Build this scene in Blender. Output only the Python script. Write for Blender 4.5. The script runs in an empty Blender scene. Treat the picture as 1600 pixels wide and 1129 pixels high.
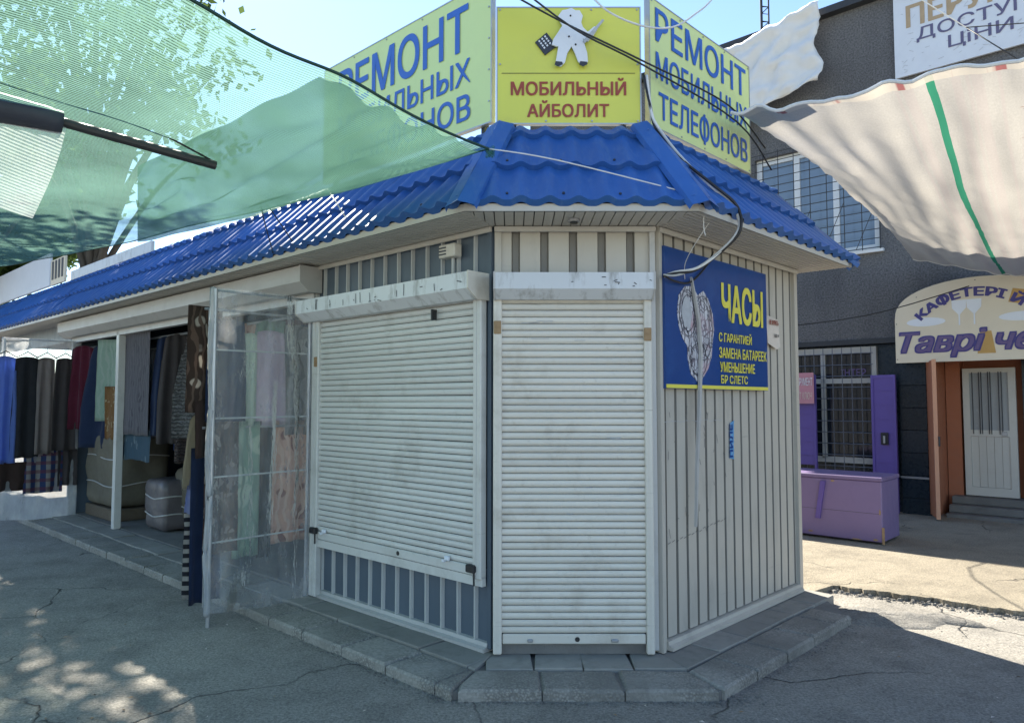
import bpy, bmesh, math, random
from mathutils import Vector, Matrix, noise
R = math.radians
sc = bpy.context.scene
col = sc.collection
rnd = random.Random(7)

# ------------------------------------------------------------------ camera, sky, sun, exposure
EYE = 1.54
cam_d = bpy.data.cameras.new('camera'); cam = bpy.data.objects.new('camera', cam_d); col.objects.link(cam)
cam_d.sensor_width = 36.0; cam_d.lens = 36.0 * 1136 / 1600
cam_d.clip_start = 0.05; cam_d.clip_end = 2000
cam.location = (0, 0, EYE); cam.rotation_euler = (R(90) + math.atan(63.5 / 1136), 0, 0)
sc.camera = cam

SUN_AZ = Vector((-0.45, 0.89)).normalized(); SUN_EL = R(43)
world = bpy.data.worlds.new('World'); sc.world = world; world.use_nodes = True
wn = world.node_tree
sky = wn.nodes.new('ShaderNodeTexSky'); sky.sky_type = 'NISHITA'; sky.sun_disc = False
sky.sun_elevation = SUN_EL; sky.sun_rotation = math.atan2(SUN_AZ.x, SUN_AZ.y)
sky.air_density = 1.0; sky.dust_density = 0.12; sky.ozone_density = 2.5; sky.altitude = 50
wn.links.new(sky.outputs[0], wn.nodes['Background'].inputs[0])
wn.nodes['Background'].inputs[1].default_value = 0.088
sun_d = bpy.data.lights.new('sun', 'SUN'); sun = bpy.data.objects.new('sun', sun_d); col.objects.link(sun)
sun_d.energy = 4.8; sun_d.angle = R(0.53); sun_d.color = (1.0, 0.93, 0.80)
sdir = Vector((SUN_AZ.x * math.cos(SUN_EL), SUN_AZ.y * math.cos(SUN_EL), math.sin(SUN_EL)))
sun.rotation_euler = (-sdir).to_track_quat('-Z', 'Y').to_euler(); sun.location = sdir * 30
sc.view_settings.view_transform = 'Standard'; sc.view_settings.look = 'None'
sc.view_settings.exposure = 1.75; sc.view_settings.gamma = 1.0
sc.render.engine = 'CYCLES'
sc.cycles.transparent_max_bounces = 24; sc.cycles.max_bounces = 8
sc.cycles.use_denoising = True

# ------------------------------------------------------------------ materials
def new_mat(name):
    m = bpy.data.materials.new(name); m.use_nodes = True
    return m, m.node_tree, m.node_tree.nodes, m.node_tree.links, m.node_tree.nodes['Principled BSDF']
def c4(c): return (c[0], c[1], c[2], 1)
def noise_node(N, L, vec, scale, detail=4, rough=0.55):
    n = N.new('ShaderNodeTexNoise'); n.inputs['Scale'].default_value = scale
    n.inputs['Detail'].default_value = detail; n.inputs['Roughness'].default_value = rough
    L.new(vec, n.inputs['Vector']); return n.outputs['Fac']
def ramp(N, L, fac, a, b, ca=(0, 0, 0), cb=(1, 1, 1), interp='LINEAR'):
    r = N.new('ShaderNodeValToRGB'); r.color_ramp.interpolation = interp
    r.color_ramp.elements[0].position = a; r.color_ramp.elements[1].position = b
    r.color_ramp.elements[0].color = c4(ca); r.color_ramp.elements[1].color = c4(cb)
    L.new(fac, r.inputs[0]); return r.outputs[0]
def mixc(N, L, fac, a, b, mode='MIX'):
    m = N.new('ShaderNodeMix'); m.data_type = 'RGBA'; m.blend_type = mode
    if isinstance(fac, (int, float)): m.inputs[0].default_value = fac
    else: L.new(fac, m.inputs[0])
    for s, v in ((6, a), (7, b)):
        if isinstance(v, tuple): m.inputs[s].default_value = c4(v)
        else: L.new(v, m.inputs[s])
    return m.outputs[2]
def math_node(N, L, op, a, b=None):
    m = N.new('ShaderNodeMath'); m.operation = op
    for i, v in enumerate((a, b)):
        if v is None: continue
        if isinstance(v, (int, float)): m.inputs[i].default_value = v
        else: L.new(v, m.inputs[i])
    return m.outputs[0]
def coords(N, L, kind='Object', scale=(1, 1, 1)):
    t = N.new('ShaderNodeTexCoord'); mp = N.new('ShaderNodeMapping'); mp.inputs['Scale'].default_value = scale
    L.new(t.outputs[kind], mp.inputs[0]); return mp.outputs[0]
def bump(N, L, bsdf, h, strength, dist=0.01):
    b = N.new('ShaderNodeBump'); b.inputs['Strength'].default_value = strength; b.inputs['Distance'].default_value = dist
    L.new(h, b.inputs['Height']); L.new(b.outputs[0], bsdf.inputs['Normal'])

def mat(name, c, rough=0.6, var=0.12, vs=5, bmp=0.0, bs=80, metal=0.0, dirt=0.0, dc=(0.1, 0.09, 0.08), ds=4, stretch=(1, 1, 1), rand=0.06, world=False, scratch=0.0):
    m, nt, N, L, b = new_mat(name)
    v = coords(N, L); vst = coords(N, L, scale=stretch)
    if world:      # pieces that share a mesh: take the pattern from their place in the scene
        gp = N.new('ShaderNodeNewGeometry').outputs['Position']; v = gp
        mp = N.new('ShaderNodeMapping'); mp.inputs['Scale'].default_value = stretch; L.new(gp, mp.inputs[0]); vst = mp.outputs[0]
    base = mixc(N, L, noise_node(N, L, v, vs, 5), tuple(x * (1 - var) for x in c), tuple(min(1, x * (1 + var)) for x in c))
    if rand:
        oi = N.new('ShaderNodeObjectInfo'); k = math_node(N, L, 'MULTIPLY', oi.outputs['Random'], rand * 2)
        k = math_node(N, L, 'ADD', k, 1 - rand); cb = N.new('ShaderNodeCombineColor')
        for i in range(3): L.new(k, cb.inputs[i])
        base = mixc(N, L, 1.0, base, cb.outputs[0], 'MULTIPLY')
    if dirt:
        d = ramp(N, L, noise_node(N, L, vst, ds, 9, 0.68), 0.52, 0.72)
        d = math_node(N, L, 'MULTIPLY', d, dirt); base = mixc(N, L, d, base, dc)
    if scratch:
        mq = N.new('ShaderNodeMapping'); mq.inputs['Scale'].default_value = (3, 3, 70); L.new(v, mq.inputs[0])
        q = ramp(N, L, noise_node(N, L, mq.outputs[0], 1.0, 5, 0.7), 0.62, 0.72)
        q = math_node(N, L, 'MULTIPLY', q, ramp(N, L, noise_node(N, L, v, 2.0, 3), 0.42, 0.6)); q = math_node(N, L, 'MULTIPLY', q, scratch)
        base = mixc(N, L, q, base, tuple(x * 0.55 for x in dc))
        sp = ramp(N, L, noise_node(N, L, v, 26, 7, 0.75), 0.60, 0.72); base = mixc(N, L, math_node(N, L, 'MULTIPLY', sp, scratch * 0.6), base, dc)
    L.new(base, b.inputs['Base Color'])
    rr = ramp(N, L, noise_node(N, L, vst, vs * 3, 4), 0.2, 0.8, (rough * 0.8,) * 3, (min(1, rough * 1.2),) * 3)
    L.new(rr, b.inputs['Roughness']); b.inputs['Metallic'].default_value = metal
    if bmp: bump(N, L, b, noise_node(N, L, v, bs, 6, 0.6), bmp)
    return m

def asphalt(name, c, patch, crack=1.0, speck=0.5, bstr=0.6):
    m, nt, N, L, b = new_mat(name)
    v = coords(N, L)
    a = mixc(N, L, ramp(N, L, noise_node(N, L, v, 0.55, 6, 0.6), 0.35, 0.66), c, patch)
    a = mixc(N, L, ramp(N, L, noise_node(N, L, v, 2.3, 7, 0.7), 0.46, 0.7), a, tuple(x * 0.72 for x in c))
    sp = noise_node(N, L, v, 75, 4, 0.8)
    a = mixc(N, L, speck, a, mixc(N, L, 1.0, a, ramp(N, L, sp, 0.35, 0.65, (0.55,) * 3, (1.5,) * 3), 'MULTIPLY'))
    # dusty pebbly flecks
    vo = N.new('ShaderNodeTexVoronoi'); vo.inputs['Scale'].default_value = 38; L.new(v, vo.inputs['Vector'])
    fl = ramp(N, L, vo.outputs['Distance'], 0.10, 0.17, (1, 1, 1), (0, 0, 0))
    fl = math_node(N, L, 'MULTIPLY', fl, ramp(N, L, noise_node(N, L, v, 3.0, 4), 0.5, 0.62))
    a = mixc(N, L, math_node(N, L, 'MULTIPLY', fl, 0.5), a, tuple(min(1, x * 1.8) for x in c))
    # cracks
    wv = N.new('ShaderNodeVectorMath'); wv.operation = 'ADD'
    nn = N.new('ShaderNodeTexNoise'); nn.inputs['Scale'].default_value = 1.6; nn.inputs['Detail'].default_value = 8; L.new(v, nn.inputs['Vector'])
    sc_ = N.new('ShaderNodeVectorMath'); sc_.operation = 'SCALE'; sc_.inputs['Scale'].default_value = 0.7; L.new(nn.outputs['Color'], sc_.inputs[0])
    L.new(v, wv.inputs[0]); L.new(sc_.outputs[0], wv.inputs[1])
    vc = N.new('ShaderNodeTexVoronoi'); vc.feature = 'DISTANCE_TO_EDGE'; vc.inputs['Scale'].default_value = 0.62; L.new(wv.outputs[0], vc.inputs['Vector'])
    cr = ramp(N, L, vc.outputs['Distance'], 0.0015, 0.005, (1, 1, 1), (0, 0, 0))
    cr = math_node(N, L, 'MULTIPLY', cr, ramp(N, L, noise_node(N, L, v, 0.9, 3), 0.42, 0.58))
    cr = math_node(N, L, 'MULTIPLY', cr, crack)
    a = mixc(N, L, cr, a, (0.025, 0.024, 0.023))
    L.new(a, b.inputs['Base Color']); b.inputs['Roughness'].default_value = 0.92
    h = math_node(N, L, 'ADD', noise_node(N, L, v, 90, 6, 0.7), math_node(N, L, 'MULTIPLY', noise_node(N, L, v, 6, 5, 0.6), 2.0))
    h = math_node(N, L, 'SUBTRACT', h, math_node(N, L, 'MULTIPLY', cr, 2.0))
    bump(N, L, b, h, bstr, 0.012)
    return m

def aggregate(name, c):
    m, nt, N, L, b = new_mat(name)
    v = coords(N, L)
    vo = N.new('ShaderNodeTexVoronoi'); vo.inputs['Scale'].default_value = 75; L.new(v, vo.inputs['Vector'])
    st = ramp(N, L, vo.outputs['Distance'], 0.25, 0.6, tuple(x * 1.2 for x in c), tuple(x * 0.68 for x in c))
    bl = ramp(N, L, noise_node(N, L, v, 5, 5), 0.42, 0.58)
    a = mixc(N, L, bl, c, st)
    hs = N.new('ShaderNodeSeparateColor'); L.new(vo.outputs['Color'], hs.inputs[0])
    a = mixc(N, L, 0.35, a, mixc(N, L, 1.0, a, ramp(N, L, hs.outputs[0], 0, 1, (0.6,) * 3, (1.5,) * 3), 'MULTIPLY'))
    a = mixc(N, L, ramp(N, L, noise_node(N, L, v, 2.2, 6), 0.45, 0.75), a, tuple(x * 0.6 for x in c))
    L.new(a, b.inputs['Base Color']); b.inputs['Roughness'].default_value = 0.93
    h = math_node(N, L, 'MULTIPLY', math_node(N, L, 'SUBTRACT', 1.0, vo.outputs['Distance']), bl)
    h = math_node(N, L, 'ADD', h, noise_node(N, L, v, 30, 6))
    bump(N, L, b, h, 0.7, 0.008)
    return m

def fabric(name, kind, c1, c2=(0.05, 0.04, 0.04), c3=(0.5, 0.5, 0.5), s=10, rough=0.95):
    m, nt, N, L, b = new_mat(name)
    v = coords(N, L, 'UV')
    if kind == 'plain':
        a = mixc(N, L, noise_node(N, L, v, s, 5), c1, c2)
    elif kind == 'floral':
        nn = N.new('ShaderNodeTexNoise'); nn.inputs['Scale'].default_value = s * 0.7; L.new(v, nn.inputs['Vector'])
        w2 = N.new('ShaderNodeVectorMath'); w2.operation = 'SCALE'; w2.inputs['Scale'].default_value = 0.25; L.new(nn.outputs['Color'], w2.inputs[0])
        w3 = N.new('ShaderNodeVectorMath'); w3.operation = 'ADD'; L.new(v, w3.inputs[0]); L.new(w2.outputs[0], w3.inputs[1])
        vo = N.new('ShaderNodeTexVoronoi'); vo.inputs['Scale'].default_value = s; L.new(w3.outputs[0], vo.inputs['Vector'])
        a = mixc(N, L, ramp(N, L, vo.outputs['Distance'], 0.28, 0.34, (1, 1, 1), (0, 0, 0)), c1, c2)
        wr = N.new('ShaderNodeTexWave'); wr.inputs['Scale'].default_value = s * 0.8; wr.inputs['Distortion'].default_value = 9; L.new(v, wr.inputs['Vector'])
        a = mixc(N, L, ramp(N, L, wr.outputs['Fac'], 0.72, 0.8), a, c3)
    elif kind == 'stripe':
        wr = N.new('ShaderNodeTexWave'); wr.bands_direction = 'Y'; wr.inputs['Scale'].default_value = s; wr.inputs['Distortion'].default_value = 1.2; L.new(v, wr.inputs['Vector'])
        a = mixc(N, L, ramp(N, L, wr.outputs['Fac'], 0.45, 0.55), c1, c2)
    elif kind == 'knit':
        wr = N.new('ShaderNodeTexWave'); wr.bands_direction = 'Y'; wr.inputs['Scale'].default_value = s; wr.inputs['Distortion'].default_value = 5; wr.inputs['Detail Scale'].default_value = 4
        L.new(v, wr.inputs['Vector'])
        a = mixc(N, L, wr.outputs['Fac'], c2, c1); bump(N, L, b, wr.outputs['Fac'], 0.9, 0.02)
    elif kind == 'plaid':
        ck = N.new('ShaderNodeTexWave'); ck.bands_direction = 'X'; ck.inputs['Scale'].default_value = s; L.new(v, ck.inputs['Vector'])
        ck2 = N.new('ShaderNodeTexWave'); ck2.bands_direction = 'Y'; ck2.inputs['Scale'].default_value = s; L.new(v, ck2.inputs['Vector'])
        a = mixc(N, L, ramp(N, L, ck.outputs['Fac'], 0.5, 0.6), c1, c2)
        a = mixc(N, L, math_node(N, L, 'MULTIPLY', ramp(N, L, ck2.outputs['Fac'], 0.6, 0.7), 0.6), a, c3)
    L.new(a, b.inputs['Base Color']); b.inputs['Roughness'].default_value = rough
    b.inputs['Sheen Weight'].default_value = 0.15
    if kind != 'knit': bump(N, L, b, noise_node(N, L, v, 60, 4), 0.3, 0.006)
    return m

def net_mat(name, c, hole, pitch, least=0.2):
    m, nt, N, L, b = new_mat(name); N.remove(b)
    out = N['Material Output']
    v = coords(N, L, 'UV')
    nn = N.new('ShaderNodeTexNoise'); nn.inputs['Scale'].default_value = 1.5; nn.inputs['Detail'].default_value = 3; L.new(v, nn.inputs['Vector'])
    wr = N.new('ShaderNodeTexWave'); wr.bands_direction = 'Y'; wr.inputs['Scale'].default_value = 0.314 / pitch; wr.inputs['Distortion'].default_value = 0.5; wr.inputs['Detail Scale'].default_value = 0.4
    L.new(v, wr.inputs['Vector'])
    w2 = N.new('ShaderNodeTexNoise'); w2.inputs['Scale'].default_value = 1; L.new(coords(N, L, 'UV', (260, 60, 1)), w2.inputs['Vector'])
    f = math_node(N, L, 'ADD', math_node(N, L, 'MULTIPLY', wr.outputs['Fac'], 0.75), math_node(N, L, 'MULTIPLY', w2.outputs['Fac'], 0.75))
    f = math_node(N, L, 'ADD', f, math_node(N, L, 'MULTIPLY', nn.outputs['Fac'], 0.35))
    f = math_node(N, L, 'ADD', f, math_node(N, L, 'MULTIPLY', math_node(N, L, 'SUBTRACT', noise_node(N, L, v, 0.9, 4, 0.6), 0.5), 1.5))
    fac = ramp(N, L, f, hole, hole + 0.45, (least,) * 3, (0.97,) * 3)
    di = N.new('ShaderNodeBsdfDiffuse'); di.inputs[0].default_value = c4(c)
    tl = N.new('ShaderNodeBsdfTranslucent'); tl.inputs[0].default_value = c4(tuple(min(1, x * 1.25) for x in c))
    mx = N.new('ShaderNodeMixShader'); mx.inputs[0].default_value = 0.6; L.new(di.outputs[0], mx.inputs[1]); L.new(tl.outputs[0], mx.inputs[2])
    tr = N.new('ShaderNodeBsdfTransparent'); tr.inputs[0].default_value = (0.93, 1.0, 0.96, 1)
    mo = N.new('ShaderNodeMixShader'); L.new(fac, mo.inputs[0]); L.new(tr.outputs[0], mo.inputs[1]); L.new(mx.outputs[0], mo.inputs[2])
    L.new(mo.outputs[0], out.inputs[0])
    return m

def film_mat(name, lo, hi, tint=(0.93, 0.95, 0.97)):
    m, nt, N, L, b = new_mat(name); N.remove(b)
    out = N['Material Output']; v = coords(N, L)
    n1 = noise_node(N, L, coords(N, L, scale=(1, 2.2, 0.8)), 3.2, 8, 0.7)
    fac = ramp(N, L, n1, 0.3, 0.75, (lo,) * 3, (hi,) * 3)
    di = N.new('ShaderNodeBsdfTranslucent'); di.inputs[0].default_value = c4((0.85, 0.86, 0.86))
    d2 = N.new('ShaderNodeBsdfDiffuse'); d2.inputs[0].default_value = c4((0.8, 0.82, 0.84))
    ms = N.new('ShaderNodeMixShader'); ms.inputs[0].default_value = 0.5; L.new(di.outputs[0], ms.inputs[1]); L.new(d2.outputs[0], ms.inputs[2])
    tr = N.new('ShaderNodeBsdfTransparent'); tr.inputs[0].default_value = c4(tint)
    mx = N.new('ShaderNodeMixShader'); L.new(fac, mx.inputs[0]); L.new(tr.outputs[0], mx.inputs[1]); L.new(ms.outputs[0], mx.inputs[2])
    gl = N.new('ShaderNodeBsdfGlossy'); gl.inputs['Roughness'].default_value = 0.12
    bp = N.new('ShaderNodeBump'); bp.inputs['Strength'].default_value = 0.6; bp.inputs['Distance'].default_value = 0.03
    L.new(noise_node(N, L, coords(N, L, scale=(5, 5, 1.4)), 2.5, 4), bp.inputs['Height']); L.new(bp.outputs[0], gl.inputs['Normal'])
    lw = N.new('ShaderNodeFresnel'); lw.inputs[0].default_value = 1.35; L.new(bp.outputs[0], lw.inputs['Normal'])
    mo = N.new('ShaderNodeMixShader'); L.new(lw.outputs[0], mo.inputs[0]); L.new(mx.outputs[0], mo.inputs[1]); L.new(gl.outputs[0], mo.inputs[2])
    L.new(mo.outputs[0], out.inputs[0])
    return m

def canvas_mat(name):
    m, nt, N, L, b = new_mat(name); N.remove(b)
    out = N['Material Output']; t = N.new('ShaderNodeTexCoord'); sp = N.new('ShaderNodeSeparateXYZ'); L.new(t.outputs['UV'], sp.inputs[0])
    v = coords(N, L, 'UV'); u = sp.outputs[0]; w = sp.outputs[1]
    c = mixc(N, L, noise_node(N, L, v, 9, 6), (0.39, 0.37, 0.335), (0.49, 0.465, 0.425))
    wv = noise_node(N, L, coords(N, L, 'UV', (240, 240, 1)), 1, 2)
    c = mixc(N, L, 0.3, c, mixc(N, L, 1.0, c, ramp(N, L, wv, 0.3, 0.7, (0.75,) * 3, (1.15,) * 3), 'MULTIPLY'))
    us = math_node(N, L, 'ADD', u, math_node(N, L, 'MULTIPLY', noise_node(N, L, v, 2.5, 2), 0.02))
    def band(c0, w0, colr, amt):
        nonlocal c
        d = math_node(N, L, 'ABSOLUTE', math_node(N, L, 'SUBTRACT', us, c0)); k = math_node(N, L, 'LESS_THAN', d, w0)
        c = mixc(N, L, math_node(N, L, 'MULTIPLY', k, amt), c, colr)
    band(0.475, 0.0095, (0.02, 0.21, 0.12), 0.95)
    for k, wd in ((0.40, 0.004), (0.425, 0.012), (0.53, 0.01), (0.555, 0.004), (0.575, 0.012), (0.62, 0.004)): band(k, wd, (0.45, 0.38, 0.36), 0.35)
    # darned threads
    th = ramp(N, L, noise_node(N, L, coords(N, L, 'UV', (18, 60, 1)), 1, 3, 0.7), 0.70, 0.73)
    th = math_node(N, L, 'MULTIPLY', th, ramp(N, L, noise_node(N, L, v, 5, 2), 0.5, 0.56))
    c = mixc(N, L, math_node(N, L, 'MULTIPLY', th, 0.7), c, (0.22, 0.08, 0.06))
    hem = math_node(N, L, 'LESS_THAN', w, 0.018)
    c = mixc(N, L, math_node(N, L, 'MULTIPLY', hem, 0.8), c, mixc(N, L, ramp(N, L, noise_node(N, L, coords(N, L, 'UV', (14, 1, 1)), 1, 3), 0.55, 0.6), (0.55, 0.5, 0.42), (0.3, 0.06, 0.06)))
    di = N.new('ShaderNodeBsdfDiffuse'); L.new(c, di.inputs[0])
    tl = N.new('ShaderNodeBsdfTranslucent'); L.new(c, tl.inputs[0])
    mx = N.new('ShaderNodeMixShader'); mx.inputs[0].default_value = 0.36; L.new(di.outputs[0], mx.inputs[1]); L.new(tl.outputs[0], mx.inputs[2])
    bp = N.new('ShaderNodeBump'); bp.inputs['Strength'].default_value = 0.3; bp.inputs['Distance'].default_value = 0.01
    L.new(noise_node(N, L, v, 30, 5), bp.inputs['Height']); L.new(bp.outputs[0], di.inputs['Normal']); L.new(bp.outputs[0], tl.inputs['Normal'])
    L.new(mx.outputs[0], out.inputs[0])
    return m

def leaf_mat(name, c):
    m, nt, N, L, b = new_mat(name); N.remove(b)
    out = N['Material Output']; g = N.new('ShaderNodeNewGeometry')
    v = ramp(N, L, g.outputs['Random Per Island'], 0, 1, tuple(x * 0.55 for x in c), tuple(x * 1.5 for x in c))
    di = N.new('ShaderNodeBsdfDiffuse'); tl = N.new('ShaderNodeBsdfTranslucent'); L.new(v, di.inputs[0]); L.new(v, tl.inputs[0])
    mx = N.new('ShaderNodeMixShader'); mx.inputs[0].default_value = 0.45; L.new(di.outputs[0], mx.inputs[1]); L.new(tl.outputs[0], mx.inputs[2])
    L.new(mx.outputs[0], out.inputs[0]); return m

def stucco(name, c):
    m, nt, N, L, b = new_mat(name); v = coords(N, L)
    a = mixc(N, L, ramp(N, L, noise_node(N, L, v, 45, 6, 0.75), 0.38, 0.62), tuple(x * 0.55 for x in c), tuple(x * 1.4 for x in c))
    a = mixc(N, L, ramp(N, L, noise_node(N, L, coords(N, L, scale=(1, 1, 0.35)), 1.1, 6), 0.4, 0.7), a, mixc(N, L, 1.0, a, (0.6, 0.6, 0.62), 'MULTIPLY'))
    L.new(a, b.inputs['Base Color']); b.inputs['Roughness'].default_value = 0.95
    bump(N, L, b, noise_node(N, L, v, 40, 8, 0.75), 1.0, 0.03); return m

M = {}
M['road'] = asphalt('worn_asphalt', (0.235, 0.222, 0.20), (0.30, 0.28, 0.245), 1.0, 0.9, 0.9)
M['yard'] = asphalt('dusty_old_asphalt', (0.235, 0.205, 0.155), (0.28, 0.245, 0.185), 0.8, 0.9, 0.9)
M['rubble'] = asphalt('broken_asphalt', (0.16, 0.155, 0.145), (0.23, 0.22, 0.2), 0.3, 0.8, 1.0)
M['kerb'] = aggregate('exposed_aggregate', (0.285, 0.27, 0.24))
M['slab'] = mat('grey_paving', (0.265, 0.255, 0.23), 0.9, 0.2, 4, 0.35, 60, dirt=0.5, dc=(0.12, 0.115, 0.1), ds=6, rand=0.16)
M['concrete'] = mat('concrete', (0.17, 0.165, 0.155), 0.92, 0.25, 5, 0.5, 40, dirt=0.5)
M['sheet_light'] = mat('light_grey_sheet', (0.50, 0.465, 0.40), 0.42, 0.07, 3, 0.05, 5, dirt=0.5, dc=(0.30, 0.285, 0.25), ds=2.5, stretch=(2.2, 2.2, 0.7), scratch=0.5)
M['sheet_blue'] = mat('dim_reflection_sheet', (0.085, 0.115, 0.15), 0.45, 0.14, 3, 0.05, 5, dirt=0.35, dc=(0.07, 0.09, 0.12), ds=3, stretch=(2, 2, 0.7))  # left wall's darker reflection is put into this colour
M['groove'] = mat('shaded_groove', (0.21, 0.195, 0.17), 0.5, 0.12, 4)  # recess shade of the wall grooves, deepened in the colour
M['rib'] = mat('pale_rib', (0.45, 0.46, 0.45), 0.45, 0.1, 4, dirt=0.4, dc=(0.25, 0.24, 0.22))  # on the left wall, sky sheen along the ribs put into the colour
M['white_paint'] = mat('white_powder_coat', (0.59, 0.585, 0.555), 0.38, 0.06, 3, 0.03, 12, dirt=0.55, dc=(0.36, 0.34, 0.30), ds=3.5, stretch=(1, 1, 1), world=True, scratch=0.7)
M['cream_paint'] = mat('cream_powder_coat', (0.65, 0.615, 0.54), 0.38, 0.06, 3, 0.03, 12, dirt=0.6, dc=(0.38, 0.33, 0.26), ds=3.5, stretch=(1, 1, 1), world=True, scratch=0.8)
M['box_white'] = mat('chipped_white_casing', (0.62, 0.64, 0.66), 0.4, 0.08, 3, 0.03, 12, dirt=0.85, dc=(0.20, 0.19, 0.17), ds=7, stretch=(1.6, 1, 0.45))
M['box_grey'] = mat('grey_casing', (0.47, 0.46, 0.44), 0.45, 0.08, 3, dirt=0.4, dc=(0.26, 0.25, 0.22), ds=5)
M['soffit'] = mat('soffit_vinyl', (0.52, 0.50, 0.45), 0.5, 0.06, 3, dirt=0.3, dc=(0.35, 0.32, 0.27), rand=0.05)
M['blue_roof'] = mat('blue_metal_tile', (0.024, 0.105, 0.34), 0.5, 0.18, 2.5, 0.06, 20, dirt=0.5, dc=(0.10, 0.19, 0.38), ds=7, stretch=(3, 1, 1), rand=0.12)
M['dark'] = mat('dark_void', (0.02, 0.022, 0.026), 0.9, 0.1)
M['black'] = mat('black_plastic', (0.018, 0.018, 0.02), 0.5, 0.1)
M['rust'] = mat('rusty_cardboard', (0.33, 0.22, 0.12), 0.85, 0.3, 30, dirt=0.6, dc=(0.15, 0.07, 0.03))
M['steel'] = mat('galvanised', (0.42, 0.43, 0.45), 0.4, 0.15, 8, metal=0.6, dirt=0.3)
M['iron'] = mat('dark_iron', (0.03, 0.032, 0.037), 0.55, 0.2, 12)
M['yellow'] = mat('sign_yellow', (0.66, 0.66, 0.10), 0.38, 0.06, 2, dirt=0.25, dc=(0.5, 0.5, 0.15), ds=3, rand=0)
M['lime'] = mat('sign_faded_lime', (0.66, 0.77, 0.33), 0.4, 0.06, 2, dirt=0.25, dc=(0.55, 0.62, 0.33), ds=3, rand=0)
M['ink_blue'] = mat('ink_blue', (0.03, 0.13, 0.50), 0.45, 0.08, 8, rand=0)
M['ink_red'] = mat('ink_red_brown', (0.32, 0.055, 0.03), 0.45, 0.08, 8, rand=0)
M['ink_yellow'] = mat('ink_yellow', (0.75, 0.68, 0.10), 0.45, 0.08, 8, rand=0)
M['ink_dark'] = mat('ink_dark', (0.03, 0.035, 0.05), 0.5, 0.1, 8, rand=0)
M['ink_purple'] = mat('ink_purple', (0.055, 0.045, 0.21), 0.5, 0.25, 30, rand=0)
M['ink_mauve'] = mat('ink_mauve', (0.13, 0.09, 0.22), 0.5, 0.25, 30, rand=0)
M['ink_tan'] = mat('ink_tan', (0.40, 0.29, 0.17), 0.5, 0.2, 12, rand=0)
M['ink_slate'] = mat('ink_slate', (0.11, 0.10, 0.19), 0.5, 0.2, 12, rand=0)
M['ink_orange'] = mat('ink_orange', (0.50, 0.30, 0.09), 0.5, 0.1, 8, rand=0)
M['ink_white'] = mat('ink_white', (0.72, 0.75, 0.80), 0.5, 0.05, 8, rand=0)
M['ink_grey'] = mat('ink_grey', (0.42, 0.44, 0.47), 0.5, 0.25, 25, rand=0)
M['navy_sign'] = mat('navy_sign', (0.012, 0.055, 0.22), 0.33, 0.12, 3, dirt=0.4, dc=(0.04, 0.13, 0.36), ds=2.5, rand=0)
M['paper'] = mat('sun_faded_paper', (0.62, 0.55, 0.48), 0.8, 0.08, 10, dirt=0.2)
M['stucco'] = stucco('rough_dark_stucco', (0.165, 0.165, 0.17))
M['pvc'] = mat('white_pvc', (0.70, 0.72, 0.74), 0.4, 0.05)
M['tile'] = mat('blue_black_tile', (0.012, 0.022, 0.032), 0.28, 0.2, 6, dirt=0.2, dc=(0.05, 0.06, 0.07), rand=0.2)
M['purple'] = mat('purple_enamel', (0.12, 0.08, 0.32), 0.45, 0.12, 3, 0.05, 20, dirt=0.4, dc=(0.10, 0.06, 0.20), ds=4)
M['chest'] = mat('purple_chest_paint', (0.20, 0.145, 0.285), 0.5, 0.12, 3, 0.05, 20, dirt=0.4, dc=(0.13, 0.09, 0.19), ds=3)
M['pink'] = mat('pink_banner', (0.50, 0.23, 0.28), 0.6, 0.15, 5, rand=0)
M['orange_wall'] = mat('terracotta_paint', (0.36, 0.13, 0.065), 0.7, 0.12, 4, 0.1, 40, dirt=0.2)
M['peach'] = mat('lit_edge_peach', (0.60, 0.30, 0.18), 0.6, 0.1, 4, dirt=0.2)  # light on the portal door's front edge, painted as a paler colour
M['door_white'] = mat('white_metal_door', (0.56, 0.55, 0.50), 0.45, 0.08, 4, dirt=0.3, dc=(0.35, 0.32, 0.27))
M['cafe_cream'] = mat('cafe_sign_cream', (0.70, 0.62, 0.48), 0.55, 0.08, 3, dirt=0.2, dc=(0.6, 0.5, 0.36), rand=0)
M['poster'] = mat('white_billboard', (0.62, 0.65, 0.70), 0.5, 0.08, 3, dirt=0.25, dc=(0.45, 0.48, 0.55), rand=0)
M['cloth_white'] = fabric('white_tarpaulin', 'plain', (0.62, 0.62, 0.60), (0.72, 0.72, 0.72), s=6, rough=0.7)
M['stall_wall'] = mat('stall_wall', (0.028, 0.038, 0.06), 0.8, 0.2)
M['rope_white'] = mat('white_rope', (0.68, 0.68, 0.66), 0.8, 0.15, 60)
M['cable'] = mat('black_cable', (0.02, 0.02, 0.022), 0.5, 0.1)
M['bark'] = mat('bark', (0.09, 0.07, 0.05), 0.95, 0.35, 9, 1.0, 25)
M['leaf'] = leaf_mat('leaf_green', (0.075, 0.115, 0.035))
M['net'] = net_mat('green_shade_net', (0.14, 0.255, 0.205), 0.66, 0.017)
M['net2'] = net_mat('dense_green_shade_net', (0.12, 0.225, 0.18), 0.50, 0.013, 0.6)
M['film'] = film_mat('clear_film', 0.08, 0.42)
M['film2'] = film_mat('cloudy_film', 0.3, 0.55)
M['canvas'] = canvas_mat('striped_canvas')
def glass(name, c, r=0.06):
    m, nt, N, L, b = new_mat(name); b.inputs['Base Color'].default_value = c4(c); b.inputs['Roughness'].default_value = r
    b.inputs['Specular IOR Level'].default_value = 0.9; return m
M['glass_blue'] = glass('sky_reflecting_glass', (0.16, 0.22, 0.30), 0.12); M['glass_dark'] = glass('dark_glass', (0.012, 0.018, 0.025), 0.1)

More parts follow.
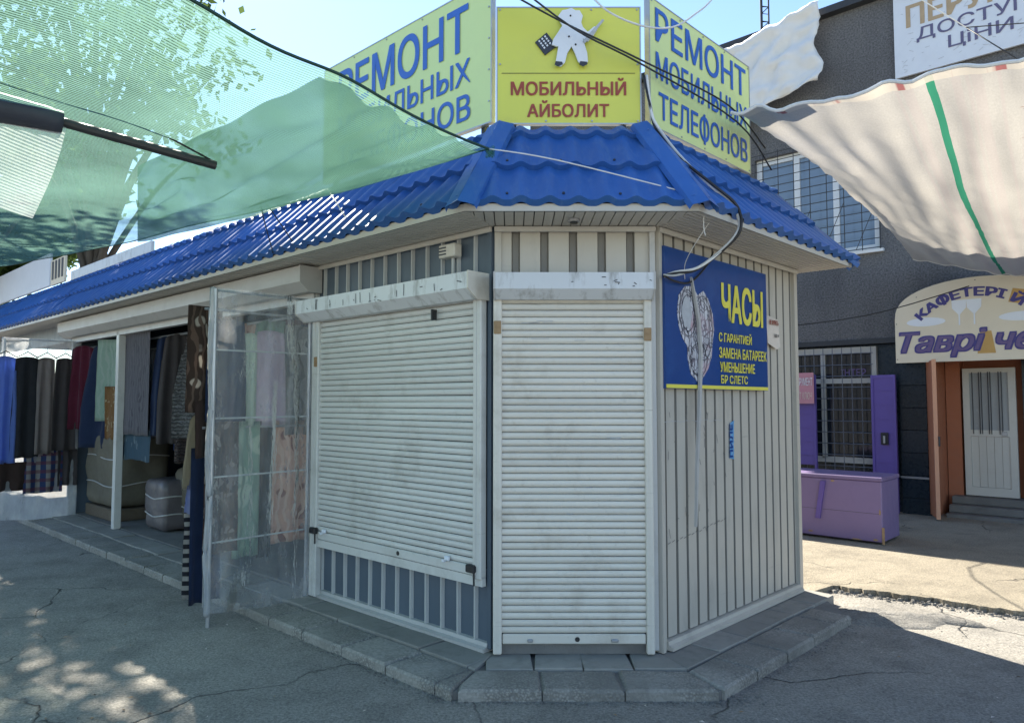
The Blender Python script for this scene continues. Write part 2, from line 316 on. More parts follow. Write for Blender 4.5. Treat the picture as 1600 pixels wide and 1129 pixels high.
# ------------------------------------------------------------------ mesh helpers
class MB:
    def __init__(s): s.v = []; s.f = []; s.mi = []; s.uv = {}
    def add(s, vs, fs, mi=0):
        o = len(s.v); s.v += [tuple(v) for v in vs]; s.f += [tuple(i + o for i in f) for f in fs]; s.mi += [mi] * len(fs); return s
    def box(s, x0, x1, y0, y1, z0, z1, mi=0):
        vs = [(x, y, z) for z in (z0, z1) for y in (y0, y1) for x in (x0, x1)]
        return s.add(vs, [(0, 2, 3, 1), (4, 5, 7, 6), (0, 1, 5, 4), (2, 6, 7, 3), (0, 4, 6, 2), (1, 3, 7, 5)], mi)
    def bbox(s, x0, x1, y0, y1, z0, z1, b=0.006, mi=0):   # box with chamfered edges
        bm = bmesh.new(); bmesh.ops.create_cube(bm, size=1)
        for v in bm.verts: v.co = Vector(((x0 + x1) / 2 + v.co.x * (x1 - x0), (y0 + y1) / 2 + v.co.y * (y1 - y0), (z0 + z1) / 2 + v.co.z * (z1 - z0)))
        bmesh.ops.bevel(bm, geom=bm.edges[:], offset=b, segments=1, affect='EDGES')
        bm.verts.index_update(); s.add([v.co[:] for v in bm.verts], [[v.index for v in f.verts] for f in bm.faces], mi); bm.free(); return s
    def prism(s, poly, z0, z1, mi=0, bev=0.0, axis='z', jit=0.0, top=None):
        n = len(poly)
        if n < 3: return s
        ar = sum(poly[i][0] * poly[(i + 1) % n][1] - poly[(i + 1) % n][0] * poly[i][1] for i in range(n))
        if ar < 0: poly = poly[::-1]
        cx = sum(p[0] for p in poly) / n; cy = sum(p[1] for p in poly) / n
        rings = [[(p[0], p[1], z0) for p in poly]]
        tz = [z1 + (rnd.uniform(-jit, jit) if jit else 0) for _ in poly]
        if bev:
            rings.append([(p[0], p[1], t - bev) for p, t in zip(poly, tz)])
            def ins(p):
                d = math.hypot(p[0] - cx, p[1] - cy) or 1; k = max(0, 1 - bev * 1.4 / d); return cx + (p[0] - cx) * k, cy + (p[1] - cy) * k
            rings.append([(*ins(p), t) for p, t in zip(poly, tz)])
        else: rings.append([(p[0], p[1], t) for p, t in zip(poly, tz)])
        vs = [v for r in rings for v in r]; fs = [tuple(range(n))[::-1], tuple(range((len(rings) - 1) * n, len(rings) * n))]
        for k in range(len(rings) - 1):
            for i in range(n): fs.append((k * n + i, k * n + (i + 1) % n, (k + 1) * n + (i + 1) % n, (k + 1) * n + i))
        if axis == 'y':   # poly given in (x, z), extruded along y from z0 to z1
            vs = [(v[0], v[2], v[1]) for v in vs]; fs = [f[::-1] for f in fs]
        if axis == 'x':   # poly given in (y, z), extruded along x
            vs = [(v[2], v[0], v[1]) for v in vs]
        return s.add(vs, fs, mi)
    def tube(s, pts, r, n=6, smooth=True, mi=0, r1=None):
        P = [Vector(p) for p in pts]
        if smooth and len(P) > 2:
            Q = []
            for i in range(len(P) - 1):
                a = P[max(i - 1, 0)]; b = P[i]; c = P[i + 1]; d = P[min(i + 2, len(P) - 1)]
                for k in range(5):
                    t = k / 5; Q.append(0.5 * ((2 * b) + (c - a) * t + (2 * a - 5 * b + 4 * c - d) * t * t + (3 * b - a - 3 * c + d) * t ** 3))
            Q.append(P[-1]); P = Q
        vs = []; fs = []; up = Vector((0, 0, 1)); m = len(P)
        for i, p in enumerate(P):
            t = (P[min(i + 1, m - 1)] - P[max(i - 1, 0)]).normalized()
            a = t.cross(up)
            if a.length < 1e-3: a = t.cross(Vector((1, 0, 0)))
            a.normalize(); b = t.cross(a)
            rr = r if r1 is None else r + (r1 - r) * i / max(1, m - 1)
            vs += [p + a * (rr * math.cos(2 * math.pi * k / n)) + b * (rr * math.sin(2 * math.pi * k / n)) for k in range(n)]
        for i in range(m - 1):
            for k in range(n): fs.append((i * n + k, i * n + (k + 1) % n, (i + 1) * n + (k + 1) % n, (i + 1) * n + k))
        fs += [tuple(range(n))[::-1], tuple(range((m - 1) * n, m * n))]
        return s.add(vs, fs, mi)
    def mesh(s, name, mats, smooth=False):
        me = bpy.data.meshes.new(name); me.from_pydata(s.v, [], s.f); me.update()
        for m in (mats if isinstance(mats, (list, tuple)) else [mats]): me.materials.append(M[m] if isinstance(m, str) else m)
        me.polygons.foreach_set('material_index', s.mi)
        if smooth: me.polygons.foreach_set('use_smooth', [True] * len(me.polygons))
        return me
    def build(s, name, mats, parent=None, frame=None, smooth=False):
        return link(name, s.mesh(name, mats, smooth), parent, frame)
def link(name, me, parent=None, frame=None):
    o = bpy.data.objects.new(name, me); col.objects.link(o)
    if parent is not None: o.parent = parent
    if frame is not None: o.location = frame[0]; o.rotation_euler = (0, 0, frame[1])
    return o
def tag(o, label=None, cat=None, group=None, kind=None):
    if label: o['label'] = label
    if cat: o['category'] = cat
    if group: o['group'] = group
    if kind: o['kind'] = kind
    return o
def empty(name, frame, label=None, cat=None, group=None, kind=None):
    o = bpy.data.objects.new(name, None); col.objects.link(o); o.empty_display_size = 0.1
    o.location = frame[0]; o.rotation_euler = (0, 0, frame[1]); return tag(o, label, cat, group, kind)
def clip(poly, hps):   # keep a*x+b*y<=c
    for a, b, c in hps:
        out = []
        for i in range(len(poly)):
            p = poly[i]; q = poly[(i + 1) % len(poly)]; dp = a * p[0] + b * p[1] - c; dq = a * q[0] + b * q[1] - c
            if dp <= 0: out.append(p)
            if (dp < 0 < dq) or (dq < 0 < dp):
                t = dp / (dp - dq); out.append((p[0] + (q[0] - p[0]) * t, p[1] + (q[1] - p[1]) * t))
        poly = out
        if len(poly) < 3: return []
    return poly
def setuv(me, fn):
    uv = me.uv_layers.new(name='UVMap')
    for l in me.loops: uv.data[l.index].uv = fn(me.vertices[l.vertex_index].co)
_gl = {}
def glyphs(body, shear):
    if (body, shear) not in _gl:
        cu = bpy.data.curves.new('text', 'FONT'); cu.body = body; cu.shear = shear; cu.resolution_u = 3; cu.extrude = 0.0
        to = bpy.data.objects.new('text', cu); col.objects.link(to)
        dg = bpy.context.evaluated_depsgraph_get(); dg.update()
        me = bpy.data.meshes.new_from_object(to.evaluated_get(dg)); bpy.data.objects.remove(to); bpy.data.curves.remove(cu)
        _gl[(body, shear)] = ([v.co.copy() for v in me.vertices], [tuple(p.vertices) for p in me.polygons]); bpy.data.meshes.remove(me)
    return _gl[(body, shear)]
def text_part(parent, s, x0, x1, z0, z1, y, mt, bold=0.02, shear=0.0, name='lettering', frame=None, per=None):
    """flat lettering fitted to the box x0..x1, z0..z1 on the plane y (facing -y); bold = stroke widening in em"""
    body = s.replace('Ф', 'О'); vs, fs = glyphs(body, shear)
    for k, ch in enumerate(s):          # the bar of each Ф is laid over its bowl
        if ch == 'Ф':
            xr = max(v.x for v in glyphs(body[:k + 1], shear)[0]); o = glyphs('О', shear)[0]; wo = max(v.x for v in o) - min(v.x for v in o); xc = xr - wo / 2
            b0 = len(vs); vs = vs + [Vector((xc - .05, -.10, 0)), Vector((xc + .05, -.10, 0)), Vector((xc + .05, .80, 0)), Vector((xc - .05, .80, 0))]; fs = fs + [(b0, b0 + 1, b0 + 2, b0 + 3)]
    offs = [(0, 0)] + ([(bold * c, bold * .6 * d) for c in (-1, -.33, .33, 1) for d in (-1, 1)] if bold > .004 else [])
    ax = min(v.x for v in vs) - bold; bx = max(v.x for v in vs) + bold; az = min(v.y for v in vs) - bold * .6; bz = max(v.y for v in vs) + bold * .6
    m = MB()
    for k, (dx, dz) in enumerate(offs):
        for fi, f in enumerate(fs):     # every facet on its own hair-thin layer, none coplanar with another
            q = [(x0 + (vs[i].x + dx - ax) / (bx - ax) * (x1 - x0), y - k * .0002 - (fi % 23) * .000007, z0 + (vs[i].y + dz - az) / (bz - az) * (z1 - z0)) for i in f]
            m.add([per(*p) for p in q] if per else q, [tuple(range(len(f)))])
    return m.build(name, mt, parent, frame)

# ------------------------------------------------------------------ plan of the place (metres)
A = Vector((-0.103, 4.22, 0)); AL, AR = R(-43), R(46); W = 0.94; WR = 1.90
FLf = (A, AL); FCf = (A, 0.0); FRf = (A + Vector((W, 0, 0)), AR)
FBf = (Vector((5.113, 9.624, 0)), AL)
tL = math.tan(R(21.5)); tR = math.tan(R(23))
def wpt(F, x, y, z):
    c, s = math.cos(F[1]), math.sin(F[1]); return Vector((F[0].x + x * c - y * s, F[0].y + x * s + y * c, F[0].z + z))
HL = [(1, tL, 0)]                        # left side stops at the left mitre
HC = [(-1, tL, 0), (1, tR, W)]           # chamfer between both mitres
HR = [(-1, tR, 0)]
XL = -12.6                                # far end of the row along the left side

# ------------------------------------------------------------------ ground
g = MB(); n = 24; S = 130
ZR = 0.05
g.add([(-S, -S, ZR), (S, -S, ZR), (S, S, ZR), (-S, S, ZR)], [(0, 1, 2, 3)])
tag(g.build('road', 'road'), kind='structure')

# old higher asphalt layer between the kiosk and the stucco building, with a broken edge
def jag(p, q, n, amp, seed):
    r = random.Random(seed); p = Vector(p); q = Vector(q); d = (q - p); nn = Vector((-d.y, d.x)).normalized(); o = []
    for i in range(n + 1):
        t = i / n; o.append(p + d * t + nn * (amp * (noise.noise(Vector((t * 7, seed, 0))) + 0.5 * noise.noise(Vector((t * 23, seed, 3))) + 0.25 * noise.noise(Vector((t * 61, seed, 5))) + 0.06 * r.uniform(-1, 1))))
    return o
edge = jag((2.55, 5.86), (3.05, 5.52), 30, 0.05, 3) + jag((3.07, 5.5), (3.9, 4.86), 54, 0.06, 5) + jag((3.95, 4.85), (7.5, 2.6), 50, 0.06, 6)
yd = MB()
far = [wpt(FBf, 9, 0.9, 0), wpt(FBf, -7, 0.9, 0), wpt(FLf, -3, 2.6, 0), wpt(FRf, WR + 0.25, 0.5, 0), wpt(FRf, WR + 0.15, -0.05, 0)]
poly = [(v.x, v.y) for v in edge] + [(v.x, v.y) for v in far]
bm = bmesh.new()
tops = [bm.verts.new((p[0], p[1], 0.092)) for p in poly]
f = bm.faces.new(tops)
if f.normal.z < 0: f.normal_flip()
ext = bmesh.ops.extrude_face_region(bm, geom=[f])
for v in [e for e in ext['geom'] if isinstance(e, bmesh.types.BMVert)]: pass
for v in tops: v.co.z = -0.02; 
rr_ = random.Random(5)
for v in bm.verts:
    if v.co.z < 0 and v.index < len(edge): v.co.y += 0.0
bmesh.ops.recalc_face_normals(bm, faces=bm.faces[:]); me = bpy.data.meshes.new('yard'); bm.to_mesh(me); bm.free(); me.materials.append(M['yard'])
tag(link('yard', me), kind='structure')

def mound(name, cx, cy, rx, ry, h, ang, seed, mt, label):
    b = MB(); nr, na = 12, 40; vs = [(cx, cy, h + ZR)]; ca, sa = math.cos(ang), math.sin(ang)
    for i in range(1, nr + 1):
        for k in range(na):
            t = 2 * math.pi * k / na; r = i / nr
            o = 1 + 0.22 * noise.noise(Vector((math.cos(t) * 1.6, math.sin(t) * 1.6, seed))) + 0.06 * noise.noise(Vector((math.cos(t) * 7, math.sin(t) * 7, seed)))
            x, y = rx * r * o * math.cos(t), ry * r * o * math.sin(t)
            z = h * (1 - r ** 3) * (0.8 + 0.5 * noise.noise(Vector((x * 6, y * 6, seed)))) + 0.012 * noise.noise(Vector((x * 25, y * 25, seed))) * (1 - r ** 6)
            if i == nr: z = -0.01
            vs.append((cx + ca * x - sa * y, cy + sa * x + ca * y, z + ZR))
    fs = [(0, 1 + k, 1 + (k + 1) % na) for k in range(na)]
    for i in range(nr - 1):
        for k in range(na): fs.append((1 + i * na + k, 1 + (i + 1) * na + k, 1 + (i + 1) * na + (k + 1) % na, 1 + i * na + (k + 1) % na))
    b.add(vs, fs); o = b.build(name, mt, smooth=True); return tag(o, label, kind='structure')
mound('asphalt_patch', 2.55, 5.10, 0.40, 0.22, 0.05, R(-20), 2, 'rubble', 'lumpy asphalt patch beside the end of the kerb')
mound('asphalt_patch', 2.98, 5.05, 0.24, 0.09, 0.04, R(-38), 8, 'rubble', 'small crumbled asphalt lump before the broken yard edge')

# rubble crumbs along the broken edge and by the kerb: uncountable
cr = MB(); r3 = random.Random(11)
def crumb(x, y, s, z=0.05):
    vs = []
    for k in range(6):
        t = k * math.pi / 3 + r3.uniform(-.3, .3); q = s * r3.uniform(.6, 1.1); vs.append((x + q * math.cos(t), y + q * math.sin(t) * .8, z - .002))
    h = s * r3.uniform(.4, .9); vs += [(x + (v[0] - x) * .55, y + (v[1] - y) * .55, z + h * r3.uniform(.7, 1)) for v in vs]
    cr.add(vs, [tuple(range(6, 12))] + [(k, (k + 1) % 6, 6 + (k + 1) % 6, 6 + k) for k in range(6)])
for e in edge[:80]:
    for _ in range(9): crumb(e.x + r3.gauss(-.02, .035), e.y + r3.gauss(-.03, .04), r3.uniform(.003, .012) + (.018 if r3.random() < .12 else 0))
for _ in range(160):
    x = r3.uniform(1.0, 3.4); crumb(x, r3.uniform(3.6, 5.0), r3.uniform(.002, .007))
for _ in range(60): crumb(1.05 + r3.gauss(0.06, .08), 3.72 + r3.gauss(0, .05), r3.uniform(.004, .013))
def along(F, x, y):
    p = wpt(F, x, y, 0); crumb(p.x, p.y, r3.uniform(.002, .011))
for _ in range(420): along(FLf, -7 * r3.random() ** 1.5 + .15, -.515 - abs(r3.gauss(0, .025)))
for _ in range(160): along(FCf, r3.uniform(-.2, W + .2), -.515 - abs(r3.gauss(0, .022)))
for _ in range(160): along(FRf, r3.uniform(-.15, WR - .3), -.515 - abs(r3.gauss(0, .04)))
for _ in range(260): crumb(r3.uniform(-3.5, 1), r3.uniform(3.4, 5.4), r3.uniform(.0015, .005))
tag(cr.build('rubble', 'rubble'), 'small asphalt crumbs and grit scattered on the road', 'rubble', kind='stuff')

# pavement ring: concrete bed + two rows of separate stones
PW = 0.51; ZP = 0.12
pv = MB()
pv.prism(clip([(XL, -PW + .02), (.6, -PW + .02), (.6, 0.3), (XL, 0.3)], HL), -0.02, ZP - 0.025)
pave = pv.build('pavement', 'concrete', frame=FLf); tag(pave, kind='structure')
def bed(F, poly):
    m = MB(); m.prism(poly, -0.02, ZP - 0.025)
    o = m.build('pavement_bed', 'concrete', pave); q = rel(pave, F); o.location, o.rotation_euler = q[0], (0, 0, q[1])
def rel(par, F):
    c, s = math.cos(-par.rotation_euler.z), math.sin(-par.rotation_euler.z); d = F[0] - par.location
    return (Vector((d.x * c - d.y * s, d.x * s + d.y * c, d.z)), F[1] - par.rotation_euler.z)
bed(FCf, clip([(-1, -PW + .02), (2, -PW + .02), (2, .3), (-1, .3)], HC))
bed(FRf, clip([(-1, -PW + .02), (WR - .35, -PW + .02), (WR + .1, -.12), (WR + .1, .3), (-1, .3)], HR))
def stones(F, hps, xa, xb, y0, y1, ln, mt, name, seed, dz=0, start=0.0):
    r = random.Random(seed); x = xa + start; fr = rel(pave, F)
    while x < xb:
        l = ln * r.uniform(.93, 1.07); sk = r.uniform(-.012, .012)
        poly = clip([(x + .004, y0 + r.uniform(-.006, .006)), (x + l - .004, y0 + r.uniform(-.006, .006)), (x + l - .004 + sk, y1), (x + .004 + sk, y1)], hps + [(1, 0, xb)])
        if len(poly) >= 3 and abs(sum(poly[i][0] * poly[(i + 1) % len(poly)][1] - poly[(i + 1) % len(poly)][0] * poly[i][1] for i in range(len(poly)))) > .004:
            m = MB(); m.prism(poly, -0.02, ZP + dz + r.uniform(-.004, .004), bev=0.014 if 'kerb' in name else 0.005, jit=.003)
            m.build(name, mt, pave, fr)
        x += l
stones(FLf, HL, XL, .5, -PW, -PW + .265, .44, 'kerb', 'kerb_stone', 1, -.01)
stones(FLf, HL, XL, .5, -PW + .271, -.005, .42, 'slab', 'paving_slab', 2)
stones(FCf, HC, -.17, W + .3, -PW, -PW + .265, .44, 'kerb', 'kerb_stone', 3, -.01)
stones(FCf, HC, -.04, W + .3, -PW + .271, -.005, .27, 'slab', 'paving_slab', 4)
stones(FRf, HR, -.2, WR - .35, -PW, -PW + .265, .36, 'kerb', 'kerb_stone', 5, -.01)
stones(FRf, HR + [(0.9, -0.45, WR - .02)], -.1, WR + .1, -PW + .271, -.005, .34, 'slab', 'paving_slab', 6)

# ------------------------------------------------------------------ the kiosk row
kiosk = empty('market_kiosk', FCf, 'pale metal market kiosk with blue tiled eaves and closed roller shutters', 'kiosk')
kL = (Vector((0, 0, 0)), AL); kC = (Vector((0, 0, 0)), 0.0); kR = (Vector((W, 0, 0)), AR)
def part(m, name, mats, fr=kC, smooth=False): return m.build(name, mats, kiosk, fr, smooth)
ZW = 2.565; D0 = -1.86
def corr(x0, x1, z0, z1, pitch, rw, dep, y=0.0, phase=0.0):
    """profiled sheet; ribs (material 1) stand dep towards -y (or sink when dep<0)"""
    m = MB(); pr = [(x0, 0, 0)]; x = x0 + phase
    while x + rw < x1:
        if x > x0: pr += [(x, 0, 0), (x + abs(dep) * .35, -dep, 1), (x + rw - abs(dep) * .35, -dep, 1), (x + rw, 0, 1)]
        x += pitch
    pr.append((x1, 0, 0)); nz = max(2, int((z1 - z0) / .25)); vs = []
    for k in range(nz + 1):
        z = z0 + (z1 - z0) * k / nz
        for p in pr: vs.append((p[0], y + p[1] + .0025 * noise.noise(Vector((p[0] * 4, z * 3, y))), z))
    n = len(pr)
    fs = []; mi = []
    for k in range(nz):
        for i in range(n - 1): fs.append((k * n + i, k * n + i + 1, (k + 1) * n + i + 1, (k + 1) * n + i)); mi.append(1 if pr[i + 1][2] == 1 else 0)
    m.v = vs; m.f = fs; m.mi = mi; return m
part(corr(0, WR, ZP + .06, ZW, .119, .026, -.022, phase=.075), 'wall_sheet', ['sheet_light', 'groove'], kR)
part(corr(0, W, 2.27, ZW, .168, .05, -.022, phase=.10), 'wall_sheet', ['sheet_light', 'groove'])
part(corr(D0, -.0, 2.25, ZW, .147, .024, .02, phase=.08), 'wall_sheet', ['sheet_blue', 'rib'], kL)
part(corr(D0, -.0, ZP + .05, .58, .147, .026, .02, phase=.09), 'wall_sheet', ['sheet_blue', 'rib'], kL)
# solid core behind the sheets (keeps the inside dark)
m = MB(); m.prism([(x, y) for x, y in [(D0 + .05, .06), (-.03, .06), ]] + [], 0, 0)
core = [wpt(FLf, D0 + .03, .05, 0), wpt(FLf, -.03, .05, 0), wpt(FCf, W - .02, .06, 0), wpt(FRf, WR - .03, .05, 0), wpt(FLf, D0 + .03, 2.55, 0)]
m = MB(); m.prism([(v.x - A.x, v.y - A.y) for v in core], ZP, ZW - .02); part(m, 'inner_wall', 'dark')
# far side wall of the kiosk seen past the corner, wall behind the row
bkx = [wpt(FRf, WR, 0, 0), wpt(FRf, WR, .04, 0)]
m = MB(); m.box(XL, 0.62, 2.52, 2.57, 0, 3.1); part(m, 'back_wall', 'stucco', kL)
# trims
m = MB(); m.box(WR - .004, WR + .05, -.028, .05, ZP, ZW); part(m, 'corner_trim', 'sheet_light', kR)
m = MB(); m.box(.0, .028, -.03, .05, ZP, ZW); m.box(.028, .062, -.014, .04, ZP, ZW); part(m, 'corner_trim', 'sheet_light', kR)
m = MB(); m.box(W - .035, W - .004, -.024, .05, ZP + .02, ZW); part(m, 'corner_trim', 'box_grey')
m = MB(); m.box(.004, .04, -.02, .05, 2.27, ZW); part(m, 'corner_trim', 'sheet_light')
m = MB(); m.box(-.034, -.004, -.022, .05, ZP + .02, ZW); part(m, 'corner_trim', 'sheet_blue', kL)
m = MB(); m.box(D0 - .045, D0 + .01, -.03, .05, ZP, ZW); part(m, 'corner_trim', 'white_paint', kL)
# base flashings
for fr, a, b, mt in ((kL, D0, -.03, 'box_grey'), (kR, .06, WR, 'sheet_light')):
    m = MB(); m.prism([(-.055, ZP + .002), (0.02, ZP + .002), (0.02, ZP + .055), (-.024, ZP + .05), (-.03, ZP + .03), (-.055, ZP + .02)], a, b, axis='x'); part(m, 'base_flashing', mt, fr)
m = MB(); m.box(.03, W - .03, -.02, .1, ZP, ZP + .055); part(m, 'threshold', 'concrete')
# moulding between wall and soffit
for fr, a, b in ((kL, D0 - .02, .01), (kC, .0, W), (kR, .0, WR + .05)):
    m = MB(); m.bbox(a, b, -.045, -.026, ZW - .035, ZW - .003, .005); part(m, 'cornice_strip', 'soffit', fr)

# soffit boards
ZS = ZW; OV = 0.37
sof = MB(); sof.prism(clip([(XL, -OV), (.5, -OV), (.5, .05), (XL, .05)], HL), ZS + .016, ZS + .03); sofL = part(sof, 'soffit', 'dark', kL)
nb = 11; bw = (OV + .02) / nb
for k in range(nb):
    m = MB(); y0 = -OV + .012 + k * bw; m.prism(clip([(XL, y0 + .004), (.5, y0 + .004), (.5, y0 + bw - .004), (XL, y0 + bw - .004)], HL), ZS, ZS + .014); m.build('soffit_board', 'soffit', sofL)
sof = MB(); sof.prism(clip([(-1, -OV), (2, -OV), (2, .05), (-1, .05)], HC), ZS + .016, ZS + .03); sofC = part(sof, 'soffit', 'dark', kC)
x = -.16
while x < W + .16:
    m = MB(); p = clip([(x + .003, -OV + .012), (x + .052, -OV + .012), (x + .052, -.02), (x + .003, -.02)], HC)
    if p: m.prism(p, ZS, ZS + .014); m.build('soffit_board', 'soffit', sofC)
    x += .055
XE = WR + .21
sof = MB(); sof.prism(clip([(-1, -OV), (XE, -OV), (XE, .6), (WR + .02, .6), (WR + .02, .05), (-1, .05)], HR), ZS + .016, ZS + .03); sofR = part(sof, 'soffit', 'dark', kR)
for k in range(nb):
    m = MB(); y0 = -OV + .012 + k * bw; m.prism(clip([(-1, y0 + .004), (XE, y0 + .004), (XE, y0 + bw - .004), (-1, y0 + bw - .004)], HR), ZS, ZS + .014); m.build('soffit_board', 'soffit', sofR)

for fr, a, b, hp in ((kL, XL, .6, HL), (kC, -1, 2, HC), (kR, -1, XE, HR)):
    m = MB(); m.prism(clip([(a, -OV - .014), (b, -OV - .014), (b, -OV - .0005), (a, -OV - .0005)], hp), ZS - .006, ZS + .035); part(m, 'eaves_trim', 'soffit', fr)
# metal-tile roof
ZE, ZT, YT = 2.585, 3.18, 0.11; YE = -OV - .02
SL = math.hypot(YT - YE, ZT - ZE); sy, sz = (YT - YE) / SL, (ZT - ZE) / SL; ny, nz_ = -sz, sy
def slope_pt(x, q, h): return (x, YE + sy * q + ny * h, ZE + sz * q + nz_ * h)
COURSE = .335; PITCH = .152
def roof_sheet(parent, x0, x1, hps, seed):
    bm = bmesh.new(); nx = max(2, int((x1 - x0) / PITCH * 12)); q = 0.0
    def rowv(qq, hh, k):
        row = []
        for i in range(nx + 1):
            x = x0 + (x1 - x0) * i / nx; p = (x / PITCH) % 1.0
            w = 2.1 * ((1 + math.cos(2 * math.pi * p)) / 2) ** 1.5 - .8
            dent = .005 * noise.noise(Vector((x * 3, qq * 4, seed)))
            row.append(bm.verts.new(slope_pt(x, qq, hh + .0135 * w + dent + .016)))
        return row
    def strip(a, b, sm):
        for i in range(nx):
            f = bm.faces.new((a[i], a[i + 1], b[i + 1], b[i])); f.smooth = sm
    while q < SL - .01:
        t = min(q + COURSE, SL); d = t - q
        lip = [rowv(q + .004, -.012 if q == 0 else -.002, 0), rowv(q, .034, 0)]; strip(lip[0], lip[1], False)
        rows = [rowv(q, .034, 0), rowv(q + .025, .031, 1), rowv(q + d * .4, .020, 1), rowv(q + d * .75, .008, 1), rowv(t + .012, -.002, 1)]
        for a, b in zip(rows, rows[1:]): strip(a, b, True)
        q = t
    for a, b, c in hps:
        nrm = Vector((a, b, 0)); co = Vector((c / a, 0, 0)) if a else Vector((0, c / b, 0))
        bmesh.ops.bisect_plane(bm, geom=bm.verts[:] + bm.edges[:] + bm.faces[:], plane_co=co, plane_no=nrm, clear_outer=True)
    if not bm.faces: bm.free(); return
    me = bpy.data.meshes.new('roof_sheet'); bm.to_mesh(me); bm.free(); me.materials.append(M['blue_roof'])
    link('roof_sheet', me, parent)
def roof_under(fr, x0, x1, hps, tail):
    m = MB(); ya, yb = YE + .004, YT; tmp = []
    for (y, z) in ((ya, ZE - .03), (yb, ZT - .02)):
        lo = [p for p in clip([(x0, y - .0005), (x1, y - .0005), (x1, y + .0005), (x0, y + .0005)], hps)]
        xs = [p[0] for p in lo]; tmp += [(min(xs), y, z), (max(xs), y, z)]
    m.add(tmp, [(0, 1, 3, 2)]); return part(m, 'roof', 'dark', fr)
rL = roof_under(kL, XL, .6, HL, 0); rC = roof_under(kC, -1, 2, HC, 0)
HRE = HR + [(1, 1, XE + YE)]
rR = roof_under(kR, -1, XE, HRE, 0)
SW = PITCH * 7; x = .3; k = 0
while x > XL:
    roof_sheet(rL, x - SW, x, HL, k); x -= SW; k += 1
roof_sheet(rC, -.3, W + .3, HC, 50)
roof_sheet(rR, -.3, 1.0, HRE, 60); roof_sheet(rR, 1.0, XE + .1, HRE, 61)
scr = MB(); scr.tube([(0, 0, -.004), (0, 0, .006)], .008, 6); scr_me = scr.mesh('screw', 'ink_dark'); r15 = random.Random(4)
for rf, xs in ((rC, [PITCH * (k + .5) for k in range(0, 6, 2)]), (rL, [-PITCH * (k + .5) for k in range(1, 34, 3)]), (rR, [PITCH * (k + .5) for k in range(1, 11, 3)])):
    for x in xs:
        for q in (.07, .40):
            o = link('screw', scr_me, rf); o.location = slope_pt(x, q + r15.uniform(-.01, .01), .034); o.rotation_euler = (math.atan2(sz, sy), 0, 0)
# end slope of the right side (turned away)
m = MB(); m.add([(XE, YE, ZE), (XE, 2.6, ZE), (XE - (YT - YE), 2.1, ZT), (XE - (YT - YE), YT, ZT)], [(0, 1, 2, 3)]); part(m, 'end_slope', 'blue_roof', kR)
# hip caps
def cap(p0, p1, dA, dB, wd, lift):
    """bent plate along p0-p1: flat wings lying over both slopes, creased in the middle"""
    p0, p1, dA, dB = map(Vector, (p0, p1, dA, dB)); t = (p1 - p0).normalized()
    dA = (dA - t * dA.dot(t)).normalized(); dB = (dB - t * dB.dot(t)).normalized()
    n = -(dA + dB).normalized(); n = n if n.z > 0 else -n
    b = MB(); p0 = p0 - t * .03; L_ = 9
    for d in (dA, dB):
        vs = []
        for k in range(L_):
            p = p0.lerp(p1, k / (L_ - 1)); j = n * (.004 * noise.noise(Vector((k * .9, p0.x, d.x))))
            vs += [p + n * lift + j, p + n * lift * .86 + d * wd + j, p + n * (lift * .86 - .03) + d * (wd + .004)]
        fs = []
        for k in range(L_ - 1):
            for i in range(2): fs.append((k * 3 + i, k * 3 + i + 1, k * 3 + i + 4, k * 3 + i + 3))
        b.add(vs, fs)
    return b
cL = (math.cos(AL), math.sin(AL)); cR = (math.cos(AR), math.sin(AR))
pe = (tL * YE, YE, ZE); pt = (tL * YT, YT, ZT)
part(cap((pe[0] * 1.02, pe[1] - .02, ZE - .02), pt, (-cL[0], -cL[1], 0), (1, 0, 0), .088, .072), 'hip_cap', 'blue_roof')
pe = (W - tR * YE, YE, ZE); pt = (W - tR * YT, YT, ZT)
part(cap((pe[0], pe[1] - .02, ZE - .02), pt, (-1, 0, 0), (cR[0], cR[1], 0), .088, .072), 'hip_cap', 'blue_roof')
e0 = Vector((XE, YE, ZE)); e1 = Vector((XE - (YT - YE), YT, ZT))
part(cap(e0, e1, (-1, 0, 0), (0, 1, 0), .07, .05), 'hip_cap', 'blue_roof', kR)
# flat deck behind the eaves
dk = [wpt(FLf, XL, YT + .0, 0), wpt(FLf, -tL * YT, YT, 0), wpt(FCf, W - tR * YT, YT, 0), wpt(FRf, XE - (YT - YE), YT, 0), wpt(FRf, XE - (YT - YE), 2.0, 0), wpt(FLf, XL, 2.7, 0)]
m = MB(); m.prism([(v.x - A.x, v.y - A.y) for v in dk], ZT - .06, ZT - .02); part(m, 'roof_deck', 'concrete')

# roller shutters
def slat_mesh(w, h, name):
    m = MB(); pr = [(0, 0), (-.005, h * .06), (-.011, h * .28), (-.012, h * .5), (-.010, h * .78), (-.003, h * .93), (0, h * .94)]
    vs = [(x, p[0], p[1]) for x in (0, w) for p in pr]; n = len(pr); m.add(vs, [(i, n + i, n + i + 1, i + 1) for i in range(n - 1)])
    me = m.mesh(name, 'white_paint'); return me
def shutter(fr, x0, x1, z0, z1, y, pitch, paint, seed):
    r = random.Random(seed); m = MB(); m.bbox(x0 + .004, x1 - .004, y - .018, y + .004, z0, z0 + .055, .005)
    s = part(m, 'shutter', paint, fr)
    m = MB(); m.box(x0, x1, y + .006, y + .012, z0 + .05, z1); m.build('curtain_backing', 'dark', s)
    me = slat_mesh(x1 - x0, pitch, 'slat'); me.materials.clear(); me.materials.append(M[paint]); k = 0; z = z0 + .057
    while z < z1:
        o = link('slat', me, s); o.location = (x0, y + r.uniform(-.0012, .0012), z); o.rotation_euler = (r.uniform(-.05, .05), r.uniform(-.0008, .0008), 0); z += pitch
    return s
